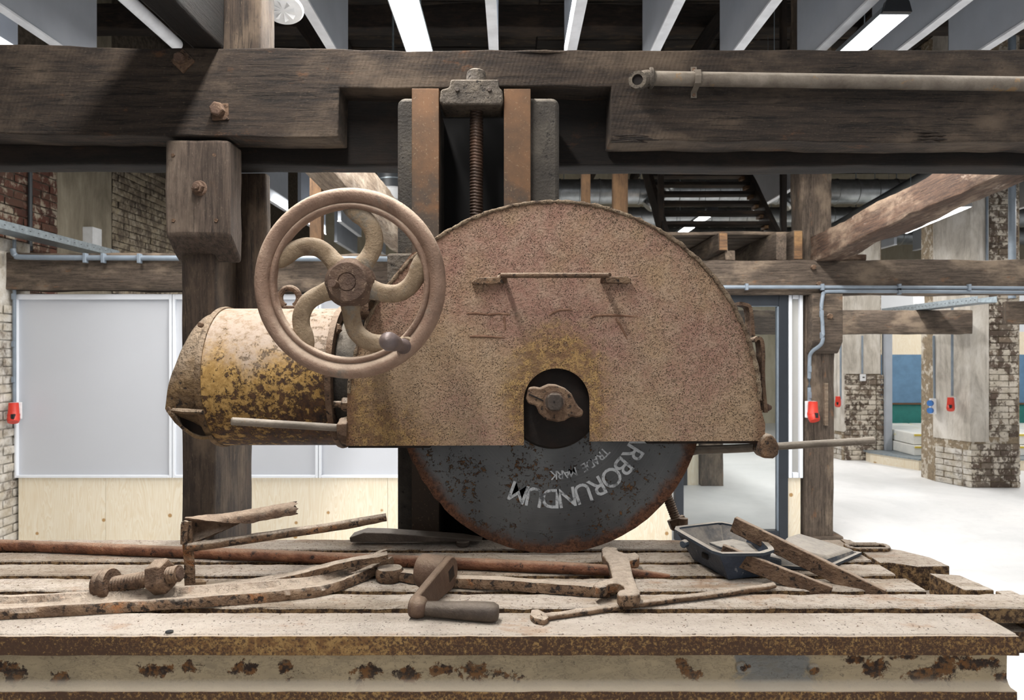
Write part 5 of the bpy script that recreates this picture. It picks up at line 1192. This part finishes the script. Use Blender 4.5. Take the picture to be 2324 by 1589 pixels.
kk = 2 * (K + 1); fs = [(i * kk + q_, i * kk + (q_ + 1) % kk, (i + 1) * kk + (q_ + 1) % kk, (i + 1) * kk + q_) for i in range(n) for q_ in range(kk)] + [tuple(range(kk))[::-1], tuple(range(n * kk, (n + 1) * kk))]
mb._add(vs, fs); mb.jitter(.0018, 70)
link('half_pipe', mb, MT['iron'], bk_, smooth=60)
up0 = P(418, 1180, 1.415); 
link('upright', MB().sweep(smooth_path([T(432, 1343), P(430, 1290, 1.418), P(427, 1245, 1.42), P(424, 1200, 1.418), P(424, 1184, 1.42)], 5), [(-.010, -.003), (.010, -.003), (.010, .003), (-.010, .003)], up=(0, 1, 0)).jitter(.0015, 50), MT['iron_pale'], bk_, smooth=40, bevel=.001)
link('side_plate', MB().prism([(P(x, y, 1.42).x, P(x, y, 1.42).z) for (x, y) in ((416, 1232), (417, 1186), (424, 1178), (434, 1180), (430, 1232))], 1.405, 1.412, XZ(0)), MT['iron_pale'], bk_, smooth=0, bevel=.002)
link('rod', MB().tube(smooth_path([P(420, 1243, 1.415), P(500, 1233, 1.44), P(640, 1212, 1.48), P(760, 1195, 1.52), P(866, 1176, 1.55), P(874, 1175, 1.552)], 5), [.0095] * 20 + [.0085] * 5 + [.004], 10).jitter(.001, 60), MT['iron_pale'], bk_, smooth=60)
fb = smooth_path([T(432, 1344, .006), T(500, 1335, .008), P(650, 1312, 1.45), P(780, 1280, 1.475), P(850, 1268, 1.485), P(880, 1262, 1.49)], 6)
link('flat_bar', MB().sweep(fb, [(-.014, -.007), (.014, -.007), (.014, .007), (-.014, .007)]).jitter(.0015, 50), MT['iron_pale'], bk_, smooth=30, bevel=.0015)
link('fork_tine', MB().tube([P(850, 1264, 1.50), P(868, 1254, 1.515), P(878, 1250, 1.52)], [.008, .007, .004], 8), MT['iron_pale'], bk_)
# big bolt with nut
bt = thing('large_bolt', 'large rusty bolt with a hex nut on its thread, left on the table', 'bolt', T(300, 1350))
a = T(240, 1362) + Vector((0, 0, .026)); a.z = ZT + .027; b = P(410, 1301, a.y - .02); b.y = a.y - .02; ax = (b - a).normalized(); L = (b - a).length
mb = MB().lathe([(1e-6, -.024), (.016, -.022), (.026, -.015), (.029, -.007), (.0275, -.002), (.0305, .002), (.031, .010), (.028, .016), (1e-6, .017)], a + Vector((0, 0, .003)), ax, 28); link('head', mb, MT['iron'], bt, smooth=50)
mb = MB(); threads(mb, a + ax * .012, ax, .0165, L - .014, .0062, .0026, 22); link('threaded_shank', mb, MT['iron'], bt, smooth=20)
mb = MB(); hexbolt(mb, a + ax * (L - .056), ax, .034, .031, .5); link('nut', mb, MT['iron'], bt, smooth=0, bevel=.003)
link('shank_tip', MB().cyl(a + ax * (L - .004), ax, .0125, .006, 18, .002), MT['hub'], bt)
# crank
cr = thing('crank_handle', 'brown forged crank with a square-holed boss and a round grip, centre foreground', 'crank', (-.16, 1.3, ZT))
u = Vector((.33, .944, 0)); nrm = Vector((.944, -.33, 0)); O = Vector((-.176, 1.283, ZT + .019))
M4 = Matrix(((u.x, 0, nrm.x, O.x), (u.y, 0, nrm.y, O.y), (0, 1, 0, O.z), (0, 0, 0, 1)))
La = .142; hB = .018; rB = .0335; rS = .0195; out = []
for i in range(15): t = R(-80 + 170 * i / 14); out.append((La + rB * math.cos(t), hB + rB * math.sin(t)))
for i in range(11): t = R(95 + 175 * i / 10); out.append((rS * math.cos(t), rS * math.sin(t)))
link('arm', MB().prism(out, -.007, .008, M4), MT['crank'], cr, smooth=40, bevel=.003)
bc = M4 @ Vector((La, hB, 0)); mb = MB().lathe([(1e-6, -.062), (.030, -.062), (.0335, -.056), (.0335, -.005), (1e-6, -.005)], bc, nrm, 36); link('boss', mb, MT['crank'], cr, smooth=40)
sqr = [(La + .012 * (c_ * .966 - s_ * .259), hB + .012 * (c_ * .259 + s_ * .966)) for (c_, s_) in ((-1, -1), (1, -1), (1, 1), (-1, 1))]
link('square_hole', MB().prism(sqr, .0075, .0086, M4), MT['inside'], cr, smooth=0)  # dark plate on the arm, painting the shade of the hole
g0 = O + nrm * .004; gd = Vector((.985, -.15, -.0)).normalized()
link('eye', MB().lathe([(1e-6, -.014), (.012, -.013), (.0195, -.006), (.0205, .002), (.018, .012), (.0125, .018), (1e-6, .018)], g0, gd, 26), MT['crank'], cr, smooth=60)
link('grip', MB().lathe([(1e-6, .012), (.0125, .012), (.0135, .03), (.0160, .08), (.0178, .125), (.0175, .141), (.013, .149), (1e-6, .151)], g0 + Vector((0, 0, -.002)), gd, 30), MT['handle_steel'], cr, smooth=60)
# long lever behind the crank
lv = thing('lever_bar', 'long flat lever with a round eye lying behind the crank', 'lever', (0, 1.45, ZT))
hp = T(882, 1322); hp2 = T(1392, 1347)
link('eye', MB().lathe([(1e-6, .0), (.026, .0), (.029, .006), (.029, .021), (.026, .026), (1e-6, .027)], (hp.x, hp.y + .012, ZT + .001), (0, 0, 1), 24).jitter(.0015, 60), MT['iron_pale'], lv, smooth=50)
pth = smooth_path([hp + Vector((.02, .012, .012)), T(1010, 1318, .012), T(1150, 1325, .011), T(1270, 1334, .011), T(1385, 1341, .011)], 6)
link('bar', MB().sweep(pth, [(-.014, -.009), (-.006, -.011), (.006, -.011), (.014, -.009), (.015, 0), (.012, .010), (-.012, .010), (-.015, 0)]).jitter(.0014, 45), MT['iron_pale'], lv, smooth=50)
# double-ended spanner casting
sp_px = [(1365, 1245), (1372, 1240), (1401, 1242), (1403, 1250), (1424, 1256), (1442, 1252), (1451, 1260), (1450, 1267), (1429, 1271), (1437, 1305), (1447, 1330), (1453, 1340), (1452, 1347), (1440, 1352), (1405, 1352), (1400, 1345), (1404, 1339), (1418, 1336), (1415, 1328), (1398, 1321), (1382, 1323), (1372, 1331), (1352, 1333), (1346, 1327), (1352, 1321), (1390, 1310), (1381, 1275), (1367, 1260)]
h_ = .034; q = [T(x, y, h_) for (x, y) in sp_px]
mb = MB().prism([(p.x, p.y) for p in q], ZT + .012, ZT + h_)
link('double_spanner', mb, MT['iron_pale'], smooth=30, bevel=.004, label='short thick double-ended spanner lying across the bars right of centre', cat='spanner')
# thin bar
pth = smooth_path([T(1228, 1402, .006), T(1330, 1388, .006), T(1500, 1364, .007), T(1650, 1345, .008), T(1756, 1329, .01)], 6)
tb_ = thing('thin_bar', 'thin rusty rod with a flattened end, right foreground', 'bar', (.3, 1.35, ZT))
link('rod', MB().tube(pth, [(.0085, .0062)] * len(pth), 10).jitter(.001, 60), MT['iron_pale'], tb_, smooth=60)
link('flat_end', MB().prism([(T(x, y, .01).x, T(x, y, .01).y) for (x, y) in ((1240, 1392), (1222, 1383), (1206, 1384), (1203, 1396), (1212, 1404), (1236, 1408), (1246, 1402))], ZT, ZT + .011).jitter(.001, 70), MT['iron_pale'], tb_, smooth=0, bevel=.003)
# flat wedge and disc slug at the back
link('flat_wedge', MB().prism([(P(x, y, 1.78).x, P(x, y, 1.78).z) for (x, y) in ((802, 1222), (800, 1212), (832, 1201), (880, 1202), (1050, 1214), (1096, 1222))], 1.745, 1.795, XZ(0)), MT['handle_steel'], smooth=0, bevel=.002, label='grey flat wedge on the back edge of the table', cat='wedge')
link('steel_slug', MB().cyl((P(1050, 1220, 1.74).x, 1.745, ZT + .001), (0, 0, 1), .0165, .013, 20, .002), MT['handle_steel'], label='small steel slug behind the disc', cat='slug')
# plastic trays
def open_tray(t, rim, bot, wall, mat, lipmat, lip=.006):
    rim = [Vector(p) for p in rim]; bot = [Vector(p) for p in bot]; n = len(rim)
    cr_ = sum(rim, Vector()) / n; cb_ = sum(bot, Vector()) / n
    def grow(p, c_, d_):
        v_ = p - c_; v_.z = 0; return p + v_.normalized() * d_
    o1 = rim; o2 = bot; i1 = [grow(p, cr_, -wall) for p in rim]; i2 = [grow(p, cb_, -wall) + Vector((0, 0, wall)) for p in bot]
    mb = MB(); vs = o1 + o2 + i2 + i1
    fs = [(i, (i + 1) % n, n + (i + 1) % n, n + i) for i in range(n)] + [tuple(range(n, 2 * n))[::-1], tuple(range(2 * n, 3 * n))]
    fs += [(2 * n + i, 2 * n + (i + 1) % n, 3 * n + (i + 1) % n, 3 * n + i) for i in range(n)] + [(3 * n + i, 3 * n + (i + 1) % n, (i + 1) % n, i) for i in range(n)]
    mb._add(vs, fs); link('shell', mb, mat, t, smooth=30, bevel=.003)
    path = []
    for i in range(n):
        a_, b_ = rim[i], rim[(i + 1) % n]; path += [a_.lerp(b_, .08), a_.lerp(b_, .5), a_.lerp(b_, .92)]
    link('rim', MB().sweep([grow(p, cr_, lip * .3) for p in path], [(-lip, -.003), (lip, -.003), (lip, .003), (-lip, .003)], closed_path=True), lipmat, t, smooth=40)
tr = thing('plastic_tray', 'dusty navy plastic tray standing upright, propping the two flat bars', 'tray', (.47, 1.58, ZT))
zr_ = ZT + .064
open_tray(tr, [(.384, 1.665, zr_), (.505, 1.71, zr_ + .002), (.56, 1.665, zr_), (.552, 1.50, zr_ - .004), (.52, 1.475, zr_ - .004), (.43, 1.465, zr_ - .002)],
          [(.418, 1.63, ZT + .002), (.50, 1.66, ZT + .002), (.535, 1.63, ZT + .002), (.56, 1.54, ZT + .002), (.54, 1.51, ZT + .002), (.457, 1.485, ZT + .002)], .004, MT['tray_blue'], MT['tray'])
p = P(1557, 1233, 1.575); link('rim_lug', MB().cyl(p, (-.6, -.6, 0), .009, .014, 10, .002), MT['tray'], tr)
link('handle_slot', MB().box(-.012, .012, -.002, .002, -.006, .006, Matrix.Translation(P(1600, 1262, 1.535)) @ Matrix.Rotation(R(-73), 4, 'Z')), MT['inside'], tr, smooth=0, bevel=.003)  # dark plate on the tray wall for the shade of the slot
link('inner_ledge', MB().prism([(.455, 1.63), (.52, 1.66), (.55, 1.62), (.545, 1.545), (.50, 1.545), (.50, 1.60), (.47, 1.59)], ZT + .036, ZT + .042), MT['tray'], tr, smooth=0, bevel=.004)
t2 = thing('plastic_tray', 'second plastic tray turned upside down beside the navy one', 'tray', (.66, 1.62, ZT))
top = [P(x, y, d_) for (x, y, d_) in ((1788, 1218, 1.66), (1814, 1210, 1.70), (1935, 1246, 1.66), (1880, 1264, 1.58), (1775, 1240, 1.58))]
botm = [T(1755, 1262) , T(1790, 1236), T(1950, 1262), T(1868, 1298), T(1740, 1290)]
mb = MB(); n = 5; vs = [Vector(p_) for p_ in top] + [Vector((p_.x, p_.y, ZT + .002)) for p_ in botm]
mb._add(vs, [tuple(range(n)), tuple(range(n, 2 * n))[::-1]] + [(i, (i + 1) % n, n + (i + 1) % n, n + i) for i in range(n)]); link('shell', mb, MT['tray'], t2, smooth=30, bevel=.006)
link('rim', MB().sweep([Vector((p_.x, p_.y, ZT + .006)) for p_ in botm], [(-.006, -.003), (.006, -.003), (.006, .003), (-.006, .003)], closed_path=True), MT['tray'], t2, smooth=30)
t3 = [(1700, 1262), (1740, 1256), (1768, 1262), (1768, 1285), (1700, 1290)]
link('tray_shard', MB().prism([(P(x, y, 1.58).x, P(x, y, 1.58).z) for (x, y) in t3], 1.56, 1.62, XZ(0)), MT['tray'], smooth=0, bevel=.006, label='dark broken tray corner between the two trays', cat='shard')
# two flat bars leaning on the trays
def flatbar(a, b, h_, w_, label, cut):
    a = Vector(a); b = Vector(b); ax_ = (b - a).normalized(); n_ = 24
    mb = MB().sweep([a.lerp(b, i / n_) for i in range(n_ + 1)], [(-w_ / 2, -h_ / 2), (w_ / 2, -h_ / 2), (w_ / 2, h_ / 2), (-w_ / 2, h_ / 2)]).jitter(.0008, 50)
    return link('flat_steel_bar', mb, MT['iron'], smooth=30, bevel=.002, label=label, cat='bar')
flatbar(P(1664, 1189, 1.60), (.745, 1.415, ZT - .012), .036, .014, 'longer flat rusty bar leaning across both trays', 0)
flatbar(P(1636, 1252, 1.50), (.640, 1.418, ZT - .006), .034, .013, 'shorter flat rusty bar leaning on the navy tray', 0)
p = P(1562, 1222, 1.76); link('hook_foot', MB().tube(smooth_path([p + Vector((-.012, 0, .05)), p + Vector((-.010, 0, .01)), p + Vector((.006, 0, -.012)), p + Vector((.03, -.01, -.014))], 4), .011, 10), MT['iron'], mc, smooth=60)
# crumbs
for (px, py, s_, m_, lb) in ((455, 1326, .011, 'stone', 'small tan stone chip beside the bracket'), (382, 1437, .008, 'black_plastic', 'small black flake on the front bar, left')):
    p = T(px, py); mb = MB().lathe([(1e-6, 0), (s_, .001), (s_ * 1.1, s_ * .5), (s_ * .6, s_ * .9), (1e-6, s_)], p, (0, 0, 1), 7).jitter(s_ * .5, 60, px)
    if m_ != 'stone':
        for v in mb.bm.verts: v.co.z = ZT + (v.co.z - ZT) * .3 + .001
    link('chip', mb, MT[m_], smooth=0, label=lb, cat='chip')
mb = MB()
for i in range(420):
    p = Vector((random.uniform(-1.2, .85), random.uniform(1.21, 1.79), ZT + .0005)); s_ = random.uniform(.0006, .0018)
    if any(e_[1] - .002 < p.y < n_[0] + .002 for e_, n_ in zip(edges[:-1], edges[1:])): continue
    t = random.uniform(0, 6)
    mb._add([p + Vector((math.cos(t + k_) * s_ * 1.6, math.sin(t + k_) * s_, 0)) for k_ in (0, 2.1, 4.2)] + [p + Vector((0, 0, s_))], [(0, 1, 3), (1, 2, 3), (2, 0, 3)])
link('grit', mb, MT['iron'], smooth=0, label='loose grit scattered over the dusty table bars', cat='grit', kind='stuff')
